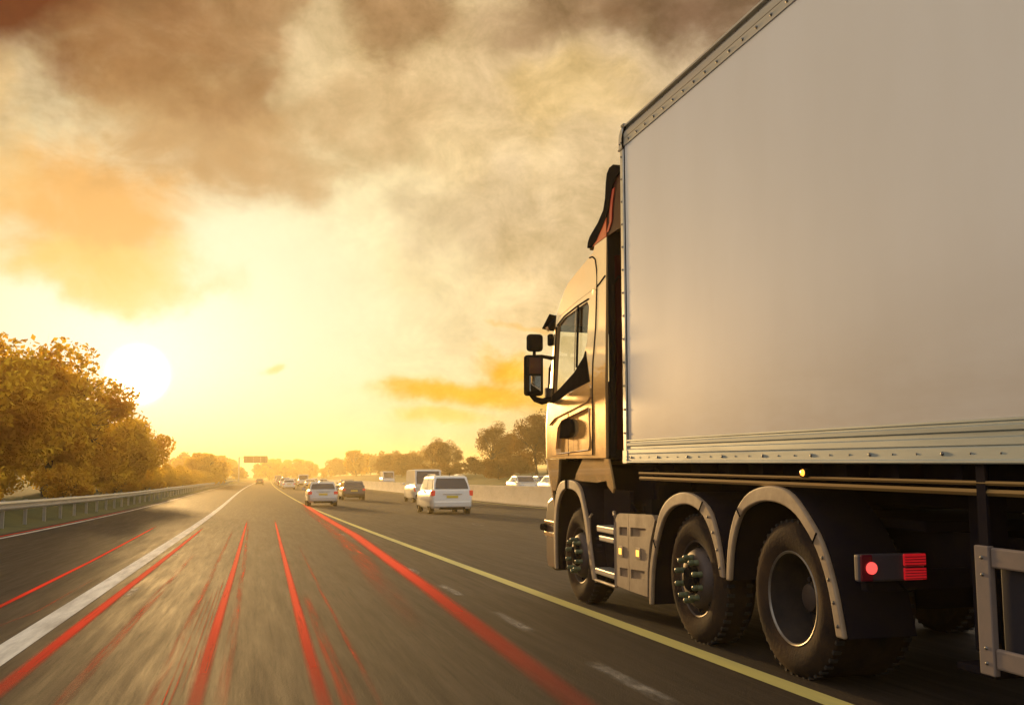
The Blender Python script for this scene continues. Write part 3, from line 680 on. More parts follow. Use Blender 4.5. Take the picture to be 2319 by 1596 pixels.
rcar('delivery_van', 'van', P_silver, 20.5, 158, 'boxy pale van above the dark hatchback, beyond the barrier', 'oncoming vehicles beyond the barrier', math.pi, 'van')
rcar('sedan', 'sedan', P_silver, 21, 132, 'faint silver car on the opposite road left of the trees', 'oncoming vehicles beyond the barrier', math.pi)
for i, (X, Y, st, m_, lb) in enumerate([
    (.2, 235, 'hatch', P_dark, 'dark car farthest along our own lane near the vanishing point'),
    (4.8, 150, 'hatch', P_white, 'tiny white hatchback in the queue just left of the silver hatchback'),
    (4.8, 175, 'suv', P_silver, 'tiny silver tall car in the far queue'),
    (8.6, 165, 'sedan', P_white, 'tiny white saloon in the middle lane of the far queue'),
    (4.8, 205, 'hatch', P_redc, 'tiny dull red car in the far queue'),
    (8.6, 195, 'van', P_white, 'tiny white van standing out of the far queue'),
    (4.8, 240, 'suv', P_blue, 'tiny grey-blue tall car in the far queue'),
    (8.6, 230, 'hatch', P_gold, 'tiny beige car in the middle of the far queue'),
    (12.2, 190, 'sedan', P_silver, 'tiny silver saloon in the far queue next to the barrier'),
    (12.2, 225, 'hatch', P_white, 'tiny white car by the barrier at the end of the queue'),
    (4.8, 285, 'van', P_silver, 'tiny silver van at the head of the far queue'),
    (8.6, 275, 'sedan', P_white, 'tiny white saloon at the head of the far queue')]):
    rcar('distant_car', st, m_, X, Y, lb, 'small vehicles in the far queue')

# ------------------------------------------------------------------ the lorry tractor
XS = 3.36                       # left flank of the lorry
XR = 5.88                       # right flank
tr = empty('lorry_tractor', (4.62, 7.8, zr(7.8)), 'cream three-axle lorry tractor unit pulling the tall white box trailer', 'lorry')
def tp(mb, name, m, bevel=0, smooth=40, parent=tr, **k):
    o = mb.build(name, m, None, bevel, smooth, **k); o.parent = parent
    root = parent
    off = Vector((0, 0, 0))
    while root: off += root.location; root = root.parent
    o.location = -off
    return o
def fix(o, parent=tr):
    o.parent = parent; off = Vector((0, 0, 0)); r_ = parent
    while r_: off += r_.location; r_ = r_.parent
    o.location = -off; return o
SIL = [(.5, 10.95), (.9, 11.04), (1.25, 11.19), (1.65, 11.20), (1.9, 11.14), (2.05, 11.03), (2.5, 10.95), (2.95, 10.84), (3.02, 10.76), (3.16, 10.58), (3.24, 10.42), (3.3, 10.16), (3.37, 9.82), (3.42, 9.58), (3.5, 9.52)]  # lorry outlines from here on taken from image pixels, projected onto its left flank
RC = .28
def Yc(z): return float(np.interp(z, [q[0] for q in SIL], [q[1] for q in SIL]))-.09
def tum(z): return .02*max(0, z-2.0)+.05*max(0, 1.28-z)
def surfL(u, z, d): return (XS+tum(z)+d, u, z)
def surfR(u, z, d): return (XR-tum(z)-d, u, z)
def ringpt(t, z, d=0):
    """t from 0 (left corner start) to 1 (right corner start) around the front"""
    yc = Yc(z); x0 = XS+tum(z); x1 = XR-tum(z); arc = RC*math.pi/2; Lf = (x1-x0)-2*RC; tot = 2*arc+Lf; s_ = t*tot
    if s_ < arc: a = s_/RC; return (x0+RC-(RC-d)*math.cos(a), yc+(RC-d)*math.sin(a), z)
    if s_ > arc+Lf: a = (tot-s_)/RC; return (x1-RC+(RC-d)*math.cos(a), yc+(RC-d)*math.sin(a), z)
    return (x0+RC+(s_-arc), yc+RC-d+.05*math.sin(math.pi*(s_-arc)/Lf), z)
def front_grid(t0, t1, z0, z1, name, m, nt=14, nz=10, d0=0, d1=.03, smooth=40):
    mb = MB()
    for d in (d0, d1):
        for j in range(nz+1):
            z = z0+(z1-z0)*j/nz
            for i in range(nt+1): mb.v.append(ringpt(t0+(t1-t0)*i/nt, z, d))
    A = (nt+1)*(nz+1)
    for j in range(nz):
        for i in range(nt):
            a = j*(nt+1)+i; mb.f.append((a, a+1, a+nt+2, a+nt+1)); mb.f.append((A+a, A+a+nt+1, A+a+nt+2, A+a+1))
    for i in range(nt):
        mb.f.append((i, i+A, i+1+A, i+1)); b = nz*(nt+1)+i; mb.f.append((b, b+1, b+1+A, b+A))
    for j in range(nz):
        a = j*(nt+1); b = a+nt; mb.f.append((a, a+nt+1, a+nt+1+A, a+A)); mb.f.append((b, b+A, b+nt+1+A, b+nt+1))
    return tp(mb, name, m, smooth=smooth)
door = [(9.475, 1.30), (9.47, 2.25), (9.40, 2.60), (9.375, 2.98), (9.42, 3.03), (10.0, 2.985), (10.66, 2.905), (10.76, 2.80), (10.84, 2.1), (10.93, 1.85), (10.96, 1.5), (10.92, 1.30)]
win = [(10.70, 2.80), (10.43, 2.865), (9.66, 2.925), (9.60, 2.86), (9.66, 2.50), (9.76, 2.345), (10.06, 2.21), (10.53, 2.085), (10.80, 2.02), (10.79, 2.15)]
winD = win
side = [(9.09, 1.27), (Yc(1.27), 1.27)]+[(Yc(z), z) for z in (1.5, 1.65, 1.9, 2.05, 2.5, 2.95, 3.02, 3.09, 3.16, 3.24, 3.3, 3.37, 3.42)]+[(9.42, 3.52), (9.09, 3.56)]
rec = [(10.53, 1.70), (9.60, 1.80), (9.57, 1.40), (9.60, 1.36), (10.72, 1.325), (10.76, 1.38), (10.68, 1.62)]
def shrink(poly, k):
    cx = sum(q[0] for q in poly)/len(poly); cy = sum(q[1] for q in poly)/len(poly)
    o = []
    for a, b in poly:
        L_ = math.hypot(a-cx, b-cy); o.append((cx+(a-cx)*(1-k/L_), cy+(b-cy)*(1-k/L_)))
    return o
for sf, nm in ((surfL, 'left'), (surfR, 'right')):
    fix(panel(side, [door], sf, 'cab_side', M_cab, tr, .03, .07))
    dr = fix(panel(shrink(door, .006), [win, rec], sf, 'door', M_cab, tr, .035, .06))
    dp = lambda ol, sf_, name, m, th, off, g=.08, bv=0: fix(panel(ol, [], (lambda u, z, d, s=sf_: s(u, z, d+off)), name, m, dr, th, g, bv), dr)
    dp(win, sf, 'window_glass', M_glass, .004, .018)
    dp(shrink(rec, -.004), sf, 'door_recess', M_cab, .01, .030)
    dp([(10.97, 1.83), (10.75, 1.895), (10.29, 1.975), (9.56, 2.04), (9.505, 1.99), (9.51, 1.90), (9.62, 1.855), (10.75, 1.735), (10.985, 1.66)], sf, 'door_moulding', M_cab, .016, -.014, .1, .006)
    dp([(10.86, 2.005), (10.53, 2.078), (10.06, 2.203), (9.755, 2.34), (9.70, 2.40), (9.615, 2.2), (9.56, 2.065), (10.29, 1.998), (10.80, 1.915), (10.90, 1.93)], sf, 'window_trim', M_blk, .008, -.006)
    dp([(10.50, 1.69), (10.28, 1.71), (10.17, 1.68), (10.14, 1.62), (10.15, 1.55), (10.25, 1.505), (10.56, 1.495)], sf, 'handle', M_blk, .05, -.02, .1, .012)
    def line(pts, name, m, r_, dd=0, parent=None):
        mb = MB(); mb.tube([sf(u, z, dd) for u, z in pts], r_, 6); return tp(mb, name, m, parent=parent or dr)
    line([(9.955, 2.915), (9.965, 2.7), (9.99, 2.25)], 'window_bar', M_blk, .014)
    line([(10.03, 2.905), (10.05, 2.7), (10.07, 2.22)], 'window_bar', M_cab, .006)
    line([(9.62, 2.945), (10.0, 2.925), (10.45, 2.88), (10.72, 2.81)], 'window_seal', M_blk, .010)
    line([(10.74, 2.80), (10.80, 2.4), (10.83, 2.02)], 'window_seal', M_blk, .014)
    line([(10.28, 1.97), (10.29, 1.7), (10.285, 1.30)], 'door_seam', M_blk, .0035)
    line([(9.60, 3.385), (9.50, 3.375), (9.42, 3.33), (9.375, 3.22), (9.365, 3.0), (9.39, 2.6), (9.465, 2.25), (9.475, 1.9), (9.48, 1.30)], 'body_seam', M_blk, .009, parent=tr)
    line([(9.37, 3.03), (9.28, 3.05), (9.12, 3.10)], 'body_seam', M_blk, .010, parent=tr)
    line([(9.59, 1.79), (9.565, 1.40), (9.60, 1.355), (10.73, 1.32)], 'recess_lip', M_cab, .008)
front_grid(0, 1, 1.27, 2.08, 'front_panel', M_cab, 40, 8)
front_grid(0, .07, 2.08, 2.86, 'pillar', M_cab, 8, 8); front_grid(.93, 1, 2.08, 2.86, 'pillar', M_cab, 8, 8)
front_grid(.07, .93, 2.08, 2.86, 'windscreen', M_glass, 26, 8, .012, .018)
front_grid(0, 1, 2.86, 3.42, 'front_panel', M_cab, 40, 12)
front_grid(0, 1, .60, 1.262, 'front_panel', M_cab, 40, 6)
for sf, x0 in ((surfL, 0), (surfR, 1)):
    fix(panel([(10.63, 1.262), (10.70, 1.05), (10.78, .94), (10.84, .90), (Yc(.9), .90), (Yc(1.0), 1.0), (Yc(1.262), 1.262)], [], sf, 'lower_corner_panel', M_cab, tr, .03, .06))
    fix(panel([(10.26, 1.03), (10.2, 1.10), (9.95, 1.262), (9.17, 1.262), (9.175, 1.05), (9.55, 1.02)], [], lambda u, z, d: sf(u, z, d+.05), 'lower_side_panel', M_cab, tr, .02, .08))
    fix(panel([(9.07, 1.262), (8.95, 1.262), (8.88, 1.10), (8.845, .98), (8.89, .935), (9.02, 1.0), (9.06, 1.12)], [], lambda u, z, d: sf(u, z, d-.03), 'wind_deflector_tip', M_cab, tr, .02, .08))
mb = MB(); mb.box(XS+.04, XR-.04, 9.06, 9.085, 1.27, 3.55); mb.box(XS+.05, XR-.05, 9.09, 9.50, 3.50, 3.53); tp(mb, 'cab_rear_wall', M_blk)
mb = MB(); mb.box(XS+.10, XS+.155, 9.02, 9.058, 1.35, 3.3); mb.box(XS+.19, XS+.30, 9.03, 9.058, 1.35, 3.4); tp(mb, 'rear_wall_strip', M_maroon, .006)
mb = MB(); mb.tube([(XS+.075, 9.03, 1.3), (XS+.075, 9.03, 3.0), (XS+.12, 9.0, 3.08), (XS+.2, 8.98, 3.02)], .014, 8); mb.tube([(XS+.17, 9.0, 1.5), (XS+.17, 9.0, 2.6)], .012, 8); tp(mb, 'air_pipe', M_blk)
mb = MB(); mb.box(XS+.2, XR-.2, 9.08, 11.0, 1.24, 1.30); tp(mb, 'cab_floor', M_dark)
mb = MB(); mb.prism_x([(10.62, 1.95), (10.72, 2.03), (10.98, 2.02), (11.12, 1.90), (11.12, 1.4), (10.7, 1.4)], XS+.12, XR-.12); tp(mb, 'dashboard', M_trim, .02)
mb = MB(); mb.box(XS+.05, XR-.05, 9.12, 10.0, 2.95, 3.0); tp(mb, 'roof_lining', M_trim)
def seat(x, y):
    o = None
    mb = MB(); mb.box(x-.24, x+.24, y-.05, y+.5, 1.55, 1.78); a = tp(mb, 'seat', M_seat, .05)
    mb = MB(); mb.prism_x([(y-.06, 1.72), (y+.10, 1.72), (y+.0, 2.36), (y-.05, 2.40), (y-.14, 2.38)], x-.22, x+.22); tp(mb, 'backrest', M_seat, .03, parent=a)
    mb = MB(); mb.box(x-.14, x+.14, y-.17, y-.07, 2.44, 2.66); tp(mb, 'headrest', M_seat, .035, parent=a)
    mb = MB()
    for s_ in (-.07, .07): mb.tube([(x+s_, y-.10, 2.36), (x+s_, y-.12, 2.46)], .01, 6)
    tp(mb, 'headrest_post', M_chrome, parent=a)
    mb = MB(); mb.box(x-.2, x+.2, y-.02, y+.4, 1.30, 1.56); tp(mb, 'seat_base', M_trim, .02, parent=a)
seat(3.95, 9.85); seat(5.3, 9.85)
mb = MB(); mb.box(XS+.1, XR-.1, 9.10, 9.55, 1.9, 2.05); tp(mb, 'bunk', M_seat, .03)
# steering wheel (right-hand drive)
mb = MB(); c = Vector((5.3, 10.52, 2.02)); ax = Vector((0, -.55, .83)).normalized(); e1 = Vector((1, 0, 0)); e2 = ax.cross(e1)
mb.tube([c+(e1*math.cos(t)+e2*math.sin(t))*.22 for t in np.linspace(0, 2*math.pi, 25)], .015, 6); mb.tube([c-e1*.2, c+e1*.2], .012, 6); mb.tube([c, c-ax*.25], .03, 8)
tp(mb, 'steering_wheel', M_blk)
# sun visor along the top of the windscreen
mb = MB()
pts_o, pts_i = [], []
for i in range(21):
    t = .06+.88*i/20
    a = ringpt(t, 2.98, -.10); b = ringpt(t, 2.82, -.17); mb.v += [a, b, (b[0], b[1], b[2]-.012), (a[0], a[1], a[2]-.012)]
mb.f = [(4*i+k, 4*i+(k+1) % 4, 4*i+4+(k+1) % 4, 4*i+4+k) for i in range(20) for k in range(4)]+[(0, 1, 2, 3), (83, 82, 81, 80)]
tp(mb, 'sun_visor', M_blk, .004)
mb = MB(); mb.tube([(3.34, 10.95, 2.80), (3.38, 10.93, 2.85), (3.47, 10.93, 2.93), (3.52, 10.9, 2.98)], [.025, .042, .042, .02], 10); tp(mb, 'visor_arm', M_blk)
mb = MB(); mb.box(3.335, 3.40, 10.92, 11.0, 2.60, 2.74); tp(mb, 'kerb_mirror', M_blk, .02)
mb = MB(); mb.tube([(3.32, 10.96, 2.79), (3.345, 10.95, 2.81)], .028, 8); tp(mb, 'marker_lamp', mat('amber_marker_lens', (.7, .35, .1), .2, coat=.5))
for s_ in (0, 1):      # door mirrors
    fx = (lambda x: x) if s_ == 0 else (lambda x: XS+XR-x)
    def bxx(x0, x1, *a): a0, a1 = sorted((fx(x0), fx(x1))); mb = MB(); mb.box(a0, a1, *a); return mb
    mm = tp(bxx(3.055, 3.275, 10.93, 11.06, 2.005, 2.485), 'door_mirror', M_blk, .035, bseg=3)
    tp(bxx(3.10, 3.235, 10.92, 10.935, 2.05, 2.235), 'mirror_glass', M_mirror, .004, parent=mm)
    tp(bxx(3.095, 3.24, 10.92, 10.935, 2.26, 2.45), 'mirror_glass', mat('dark_mirror_face', (.09, .03, .02), .12, coat=.5), .004, parent=mm)
    m2 = tp(bxx(3.085, 3.275, 10.93, 11.05, 2.53, 2.735), 'wide_mirror', M_blk, .04, bseg=3)
    tp(MB().tube([(fx(3.175), 10.99, 2.47), (fx(3.175), 10.99, 2.55)], .02, 8), 'mirror_stalk', M_blk); mb = MB()
    mb.tube([(fx(3.12), 10.99, 2.47), (fx(3.26), 10.98, 2.475), (fx(3.42), 10.92, 2.44)], [.016, .02, .026], 8)
    tp(mb, 'mirror_arm', M_blk); mb = MB()
    mb.tube([(fx(3.14), 11.0, 2.02), (fx(3.19), 11.0, 1.965), (fx(3.27), 10.99, 1.94), (fx(3.34), 10.98, 1.96), (fx(3.40), 10.95, 2.0)], [.03, .035, .04, .04, .03], 10)
    tp(mb, 'mirror_arm', M_blk)
    tp(bxx(3.30, 3.375, 10.93, 11.0, 1.99, 2.10), 'mirror_bracket', M_trim, .012)
mb = MB(); mb.tube([(3.42, 11.16, 2.06), (3.44, 11.17, 2.35), (3.50, 11.17, 2.50)], [.03, .035, .02], 8); tp(mb, 'kerb_view_mirror', M_blk)
# roof spoiler
OUT = [(9.66, 3.50), (9.64, 3.56), (9.58, 3.61), (9.32, 3.70), (9.16, 3.79), (9.10, 3.90), (9.075, 4.05), (9.04, 4.14), (8.97, 4.18), (8.86, 4.18), (8.74, 4.14), (8.66, 4.09)]
INN = [(9.50, 3.49), (9.46, 3.50), (9.38, 3.52), (9.20, 3.62), (9.08, 3.69), (9.02, 3.76), (8.96, 3.86), (8.90, 3.95), (8.85, 4.0), (8.79, 4.03), (8.72, 4.04), (8.66, 4.04)]
def band(o_, i_, x0, x1, name, m, bevel=.006, **k):
    mb = MB(); n = len(o_)
    mb.v = [(x0, *q) for q in o_]+[(x0, *q) for q in i_]+[(x1, *q) for q in o_]+[(x1, *q) for q in i_]
    for j in range(n-1):
        mb.f += [(j, j+1, n+j+1, n+j), (2*n+j, 3*n+j, 3*n+j+1, 2*n+j+1), (j, 2*n+j, 2*n+j+1, j+1), (n+j, n+j+1, 3*n+j+1, 3*n+j)]
    mb.f += [(0, n, 3*n, 2*n), (n-1, 3*n-1, 4*n-1, 2*n-1)]
    return tp(mb, name, m, bevel, **k)
sp = band(OUT, [(y-.0, z-.02) for y, z in OUT], XS+.05, XR-.05, 'roof_spoiler', M_cab, 0)
for x0, x1 in ((XS+.02, XS+.05), (XR-.05, XR-.02)):
    band(OUT, INN, x0, x1, 'spoiler_edge', M_blk, .006, parent=sp)
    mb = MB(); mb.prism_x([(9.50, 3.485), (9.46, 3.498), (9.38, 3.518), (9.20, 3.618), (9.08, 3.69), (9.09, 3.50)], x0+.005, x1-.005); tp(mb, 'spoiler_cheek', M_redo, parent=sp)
    mb = MB(); mb.prism_x([(9.09, 3.50), (9.08, 3.69), (9.02, 3.75), (8.96, 3.85), (8.85, 3.99), (8.72, 4.04), (8.66, 4.04), (8.66, 3.5)], x0+.012, x1-.005); tp(mb, 'spoiler_inner_panel', M_maroon, parent=sp)
mb = MB(); ps = [(9.055, 3.535), (8.965, 3.62), (8.955, 3.72), (8.925, 3.83), (8.87, 3.94)]
for (y, z) in ps: mb.v += [(XS+.026, y-.035, z), (XS+.026, y+.035, z), (XS+.04, y+.035, z), (XS+.04, y-.035, z)]
mb.f = [(4*i+k, 4*i+(k+1) % 4, 4*i+4+(k+1) % 4, 4*i+4+k) for i in range(4) for k in range(4)]+[(0, 1, 2, 3), (19, 18, 17, 16)]
tp(mb, 'spoiler_stay', M_red, .003, parent=sp)
for x in (XS+.16, XR-.18):
    mb = MB(); mb.prism_x([(8.70, 1.3), (9.05, 1.3), (9.05, 3.6), (8.9, 3.95), (8.70, 4.05)], x, x+.02); tp(mb, 'side_deflector', M_maroon)

def resample(pts, n):
    P = [Vector((a, b)) for a, b in pts]; Q = []
    for i in range(len(P)-1):
        p0 = P[max(i-1, 0)]; p1 = P[i]; p2 = P[i+1]; p3 = P[min(i+2, len(P)-1)]
        for k in range(8):
            t = k/8; Q.append(.5*((2*p1)+(p2-p0)*t+(2*p0-5*p1+4*p2-p3)*t*t+(3*p1-p0-3*p2+p3)*t**3))
    Q.append(P[-1]); L_ = [0]
    for i in range(1, len(Q)): L_.append(L_[-1]+(Q[i]-Q[i-1]).length)
    return [(float(np.interp(s, L_, [q[0] for q in Q])), float(np.interp(s, L_, [q[1] for q in Q]))) for s in np.linspace(0, L_[-1], n)]
ARCH = {
 'A': ([(10.83, .02), (10.86, .35), (10.84, .64), (10.76, .87), (10.60, 1.0), (10.34, 1.035), (10.06, 1.02), (9.90, .95), (9.79, .80), (9.67, .60), (9.58, .32), (9.46, .04)],
       [(10.76, .02), (10.78, .35), (10.75, .62), (10.66, .80), (10.49, .915), (10.26, .935), (10.06, .91), (9.92, .84), (9.82, .70), (9.73, .50), (9.66, .30), (9.54, .04)]),
 'B': ([(8.06, .0), (8.035, .30), (7.94, .56), (7.81, .79), (7.65, .91), (7.42, .98), (7.19, .985), (6.985, .935), (6.83, .845), (6.71, .62), (6.652, .38)],
       [(8.01, .0), (7.97, .30), (7.87, .54), (7.73, .74), (7.55, .85), (7.33, .89), (7.16, .885), (7.0, .835), (6.88, .74), (6.77, .57), (6.705, .385)]),
 'C': ([(6.605, .37), (6.56, .64), (6.45, .86), (6.28, 1.0), (6.08, 1.06), (5.88, 1.072), (5.69, 1.035), (5.52, .92), (5.34, .74), (5.22, .49), (5.14, .20)],
       [(6.55, .375), (6.49, .64), (6.36, .85), (6.20, .93), (6.02, .965), (5.82, .957), (5.66, .91), (5.54, .83), (5.40, .69), (5.29, .48), (5.22, .20)])}
for kx, (o_, i_) in ARCH.items():
    o_, i_ = resample(o_, 34), resample(i_, 34)
    for side_ in (0, 1):
        xa, xb, xc = (XS, XS+.035, XS+.5) if side_ == 0 else (XR, XR-.035, XR-.5)
        g_ = band(o_, i_, min(xa, xb), max(xa, xb), 'mudguard', M_fend, .012, bseg=3)
        ins = [(a+(c_-a)*.25, b+(d_-b)*.25) for (a, b), (c_, d_) in zip(o_, i_)]
        band(o_, ins, min(xb, xc), max(xb, xc), 'mudguard_shell', M_dark, 0, parent=g_)
        if kx != 'A':       # segment joints and bolts on the lip
            for fr in (.27, .73):
                j = int(fr*33); mb = MB(); (a, b), (c_, d_) = o_[j], i_[j]
                mb.tube([(xa-.002 if side_ == 0 else xa+.002, a, b), (xa-.002 if side_ == 0 else xa+.002, c_, d_)], .006, 6); tp(mb, 'joint', M_blk, parent=g_)
            for fr in (.80, .86, .92, .97):
                j = int(fr*33); (a, b), (c_, d_) = o_[j], i_[j]; mb = MB(); sgn = -1 if side_ == 0 else 1
                mb.lathe_x([(0, .012), (sgn*.006, .010), (sgn*.008, .001)], xa, (a+c_)/2, (b+d_)/2, 8); tp(mb, 'bolt', M_bolt, parent=g_)
for xx in (XS-.003,):
    mb = MB(); mb.box(xx-.004, xx+.02, 10.33, 10.40, .93, 1.04); tp(mb, 'mudguard_clip', M_blk, .003)
# wheels
def wheel(y, kind, side_):
    hz_ = zr(y)+.5; s_ = 1 if side_ == 0 else -1; x0 = XS+.03 if side_ == 0 else XR-.03
    wd = .30 if kind != 'drive' else .62
    c = lambda prof: [(s_*a, b) for a, b in prof]
    r = empty('wheel', (x0-tr.location.x, y-tr.location.y, hz_-tr.location.z)); r.parent = tr
    mb = MB(); mb.lathe_x(c([(.07, .285), (.03, .30), (.012, .335), (.0, .39), (.004, .425), (.010, .44), (.03, .475), (.06, .497), (.10, .50), (wd-.06, .50), (wd, .45), (wd, .30)]), 0, 0, 0, 56)
    t_ = mb.build('tyre', M_tyred, r, smooth=30)
    mb = MB()
    for k in range(44):     # tread blocks at both shoulders
        a = 2*math.pi*k/44
        for (q0, q1) in ((.045, .10), (wd-.10, wd-.05)):
            w_ = .024; vs = []
            for rr in (.488, .508):
                for da in (-w_, w_):
                    for q in (q0, q1): vs.append((s_*q, rr*math.cos(a+da), rr*math.sin(a+da)))
            mb.add(vs, [(0, 1, 3, 2), (4, 6, 7, 5), (0, 4, 5, 1), (2, 3, 7, 6), (0, 2, 6, 4), (1, 5, 7, 3)])
    tb_ = mb.build('tread', M_rub, r); tb_['kind'] = 'stuff'
    if kind == 'drive':
        mb = MB(); mb.lathe_x(c([(.035, .302), (.028, .295), (.035, .283), (.075, .278), (.10, .262), (.20, .25), (.26, .22), (.27, .17), (.265, .10), (.265, .001)]), 0, 0, 0, 56)
        mb.build('rim', M_dish, r, smooth=40)
        mb = MB(); mb.lathe_x(c([(.034, .286), (.024, .292), (.022, .299), (.030, .306), (.040, .300)]), 0, 0, 0, 56, True); mb.build('rim_edge', M_rim, r, smooth=60)
        mb = MB(); mb.lathe_x(c([(.265, .12), (.19, .10), (.15, .085), (.14, .06), (.14, .001)]), 0, 0, 0, 28); mb.build('hub', M_hub, r)
        for k in range(10):
            a = 2*math.pi*k/10; mb = MB(); mb.lathe_x(c([(.265, .018), (.235, .017), (.23, .001)]), 0, .168*math.cos(a), .168*math.sin(a), 8); mb.build('wheel_nut', M_hub, r)
    else:
        mb = MB(); mb.lathe_x(c([(.035, .302), (.028, .295), (.035, .283), (.075, .278), (.10, .262), (.085, .25), (.045, .235), (.012, .215), (-.004, .19), (-.006, .14), (-.004, .125), (.03, .115), (.035, .001)]), 0, 0, 0, 56)
        rm = mb.build('rim', M_hub, r, smooth=40)
        mb = MB(); mb.lathe_x(c([(.03, .112), (-.02, .105), (-.045, .09), (-.052, .06), (-.052, .001)]), 0, 0, 0, 28); mb.build('hub_cap', M_blk, r)
        for k in range(10):
            a = 2*math.pi*(k+.5)/10; mb = MB()
            mb.lathe_x(c([(-.004, .024), (-.035, .021), (-.04, .017), (-.042, .021), (-.066, .023), (-.08, .017), (-.086, .001)]), 0, .166*math.cos(a), .166*math.sin(a), 12); mb.build('wheel_nut', M_nut, r)
        for k in range(8):
            a = 2*math.pi*k/8; mb = MB(); mb.lathe_x(c([(.042, .024), (.040, .018), (.045, .001)]), s_*.012, .238*math.cos(a), .238*math.sin(a), 12); mb.build('vent_hole', M_blk, r)
    return r
for y, kd in ((10.08, 'steer'), (7.22, 'lift'), (5.79, 'drive')):
    wheel(y, kd, 0); wheel(y, kd, 1)
# battery box between the steps and the middle wheel
flat = lambda u, z, d: (XS+d, u, z)
covA = [(8.845, .07), (8.85, .69), (8.80, .735), (8.73, .75), (8.52, .757), (8.515, .06)]
covB = [(8.507, .06), (8.512, .757), (7.98, .775), (7.93, .765), (7.90, .73), (8.02, .52), (8.075, .28), (8.09, .06)]
rA1 = [(8.75, .545), (8.75, .62), (8.55, .632), (8.55, .553)]; rB1 = [(8.47, .555), (8.47, .635), (8.10, .648), (8.13, .575)]
rA2 = [(8.75, .17), (8.75, .245), (8.55, .255), (8.55, .175)]; rB2 = [(8.47, .178), (8.47, .258), (8.14, .275), (8.15, .20)]
for ol, hs in ((covA, (rA1, rA2)), (covB, (rB1, rB2))):
    b_ = fix(panel(ol, list(hs), flat, 'locker_cover', M_fend, tr, .02, .07))
    for h_ in hs: fix(panel(shrink(h_, -.002), [], lambda u, z, d: (XS+d+.022, u, z), 'finger_recess', M_fend, b_, .01, .1), b_)
mb = MB(); mb.prism_x([(8.85, .05), (8.85, .68), (8.76, .74), (7.98, .765), (7.92, .72), (8.09, .3), (8.09, .05)], XS+.024, XS+.62); tp(mb, 'locker', M_fend, .02)
for (y, z) in ((8.70, .40), (8.27, .418)):
    mb = MB(); mb.box(XS-.012, XS+.0, y-.055, y+.055, z-.05, z+.05); mb_ = tp(mb, 'side_marker', M_fend, .004)
    mb = MB(); mb.box(XS-.018, XS-.0125, y-.032, y+.032, z-.028, z+.028); tp(mb, 'lens', M_amb, .002, parent=mb_)
mb = MB(); mb.tube([(XS+.12, 8.42, .76), (XS+.12, 8.42, .85), (XS+.14, 8.30, .87)], .025, 8); mb.box(XS+.08, XS+.16, 8.15, 8.30, .76, .90); mb.tube([(XS+.04, 8.52, .86), (XS+.06, 8.42, .76)], .01, 6); tp(mb, 'air_valve', M_blk, .004)
# entry steps
mb = MB(); mb.box(XS+.16, XS+.20, 8.87, 9.60, .04, .95); tp(mb, 'step_well', M_dark)
mb = MB(); mb.tube([(XS+.01, 8.875, .05), (XS+.01, 8.875, .66), (XS+.01, 8.90, .72), (XS+.03, 8.96, .75)], .016, 8); mb.tube([(XS+.01, 9.44, .03), (XS+.01, 9.60, .42), (XS+.01, 9.62, .66), (XS+.03, 9.60, .70)], .014, 8)
mb.tube([(XS+.01, 9.45, .05), (XS+.01, 8.88, .05)], .016, 8); tp(mb, 'step_frame', M_fend)
for (z0, z1, ya, yb) in ((.535, .60, 8.90, 9.39), (.45, .505, 8.90, 9.32), (.115, .175, 8.89, 9.45)):
    mb = MB(); mb.box(XS+.0, XS+.17, ya, yb, z0, z1); tp(mb, 'step', M_stepm, .012)
# bumper
mb = MB(); bp_ = [(10.86, .06), (10.86, .80), (11.0, .84), (11.20, .78), (11.27, .60), (11.27, .10), (11.2, .0), (10.95, -.02)]
mb.prism_x(bp_, XS+.03, XR-.03); bpo = tp(mb, 'bumper', mat('brown_bumper_plastic', (.07, .035, .025), .35, coat=.3), .04, bseg=3)
for z0, z1 in ((.50, .55), (.36, .42)):
    mb = MB(); mb.box(XS+.02, XS+.12, 10.90, 11.30, z0, z1); tp(mb, 'bumper_trim', M_cab, .012, parent=bpo)
mb = MB(); mb.box(XS-.02, XS+.07, 11.22, 11.36, .42, .50); tp(mb, 'fog_lamp', M_blk, .025, parent=bpo)
# chassis
mb = MB()
for x in (4.17, 4.99): mb.box(x, x+.08, 4.45, 10.9, .50, .80)
tp(mb, 'chassis_rail', M_dark, .01)
mb = MB()
for y in (5.1, 6.5, 8.0, 9.2): mb.box(4.25, 4.99, y, y+.1, .55, .75)
tp(mb, 'frame_crossmember', M_dark, .02)['kind'] = 'stuff'
for q in ((3.9, 5.34, 5.72, 5.86, .25, .45), (3.9, 5.34, 7.15, 7.29, .2, .4), (3.8, 5.44, 10.0, 10.15, .14, .28)):
    tp(MB().box(*q), 'axle_beam', M_dark, .02)
mb = MB(); mb.prism_y([(4.0, .80), (5.24, .80), (5.24, .87), (4.0, .87)], 5.2, 7.9); tp(mb, 'catwalk', M_dark, .01)
mb = MB(); mb.lathe_x([(-.45, .001), (-.45, .44), (.45, .44), (.45, .001)], 4.62, 6.3, .96, 24)
mb2 = MB(); mb2.box(4.2, 5.04, 5.9, 6.8, .90, 1.05); tp(mb2, 'fifth_wheel', M_dark, .03)
mb = MB(); mb.box(XR-.62, XR, 7.95, 9.55, .05, .76); tp(mb, 'fuel_tank', M_alu, .08)
mb = MB(); mb.box(3.75, 4.15, 8.8, 10.9, .75, 1.2); mb.box(4.3, 4.95, 9.1, 11.1, .35, 1.2); tp(mb, 'engine', M_dark, .04)
mb = MB(); mb.box(XS+.02, XS+.46, 4.99, 5.04, .545, .70); lb_ = tp(mb, 'tail_lamp', M_lampw, .012)
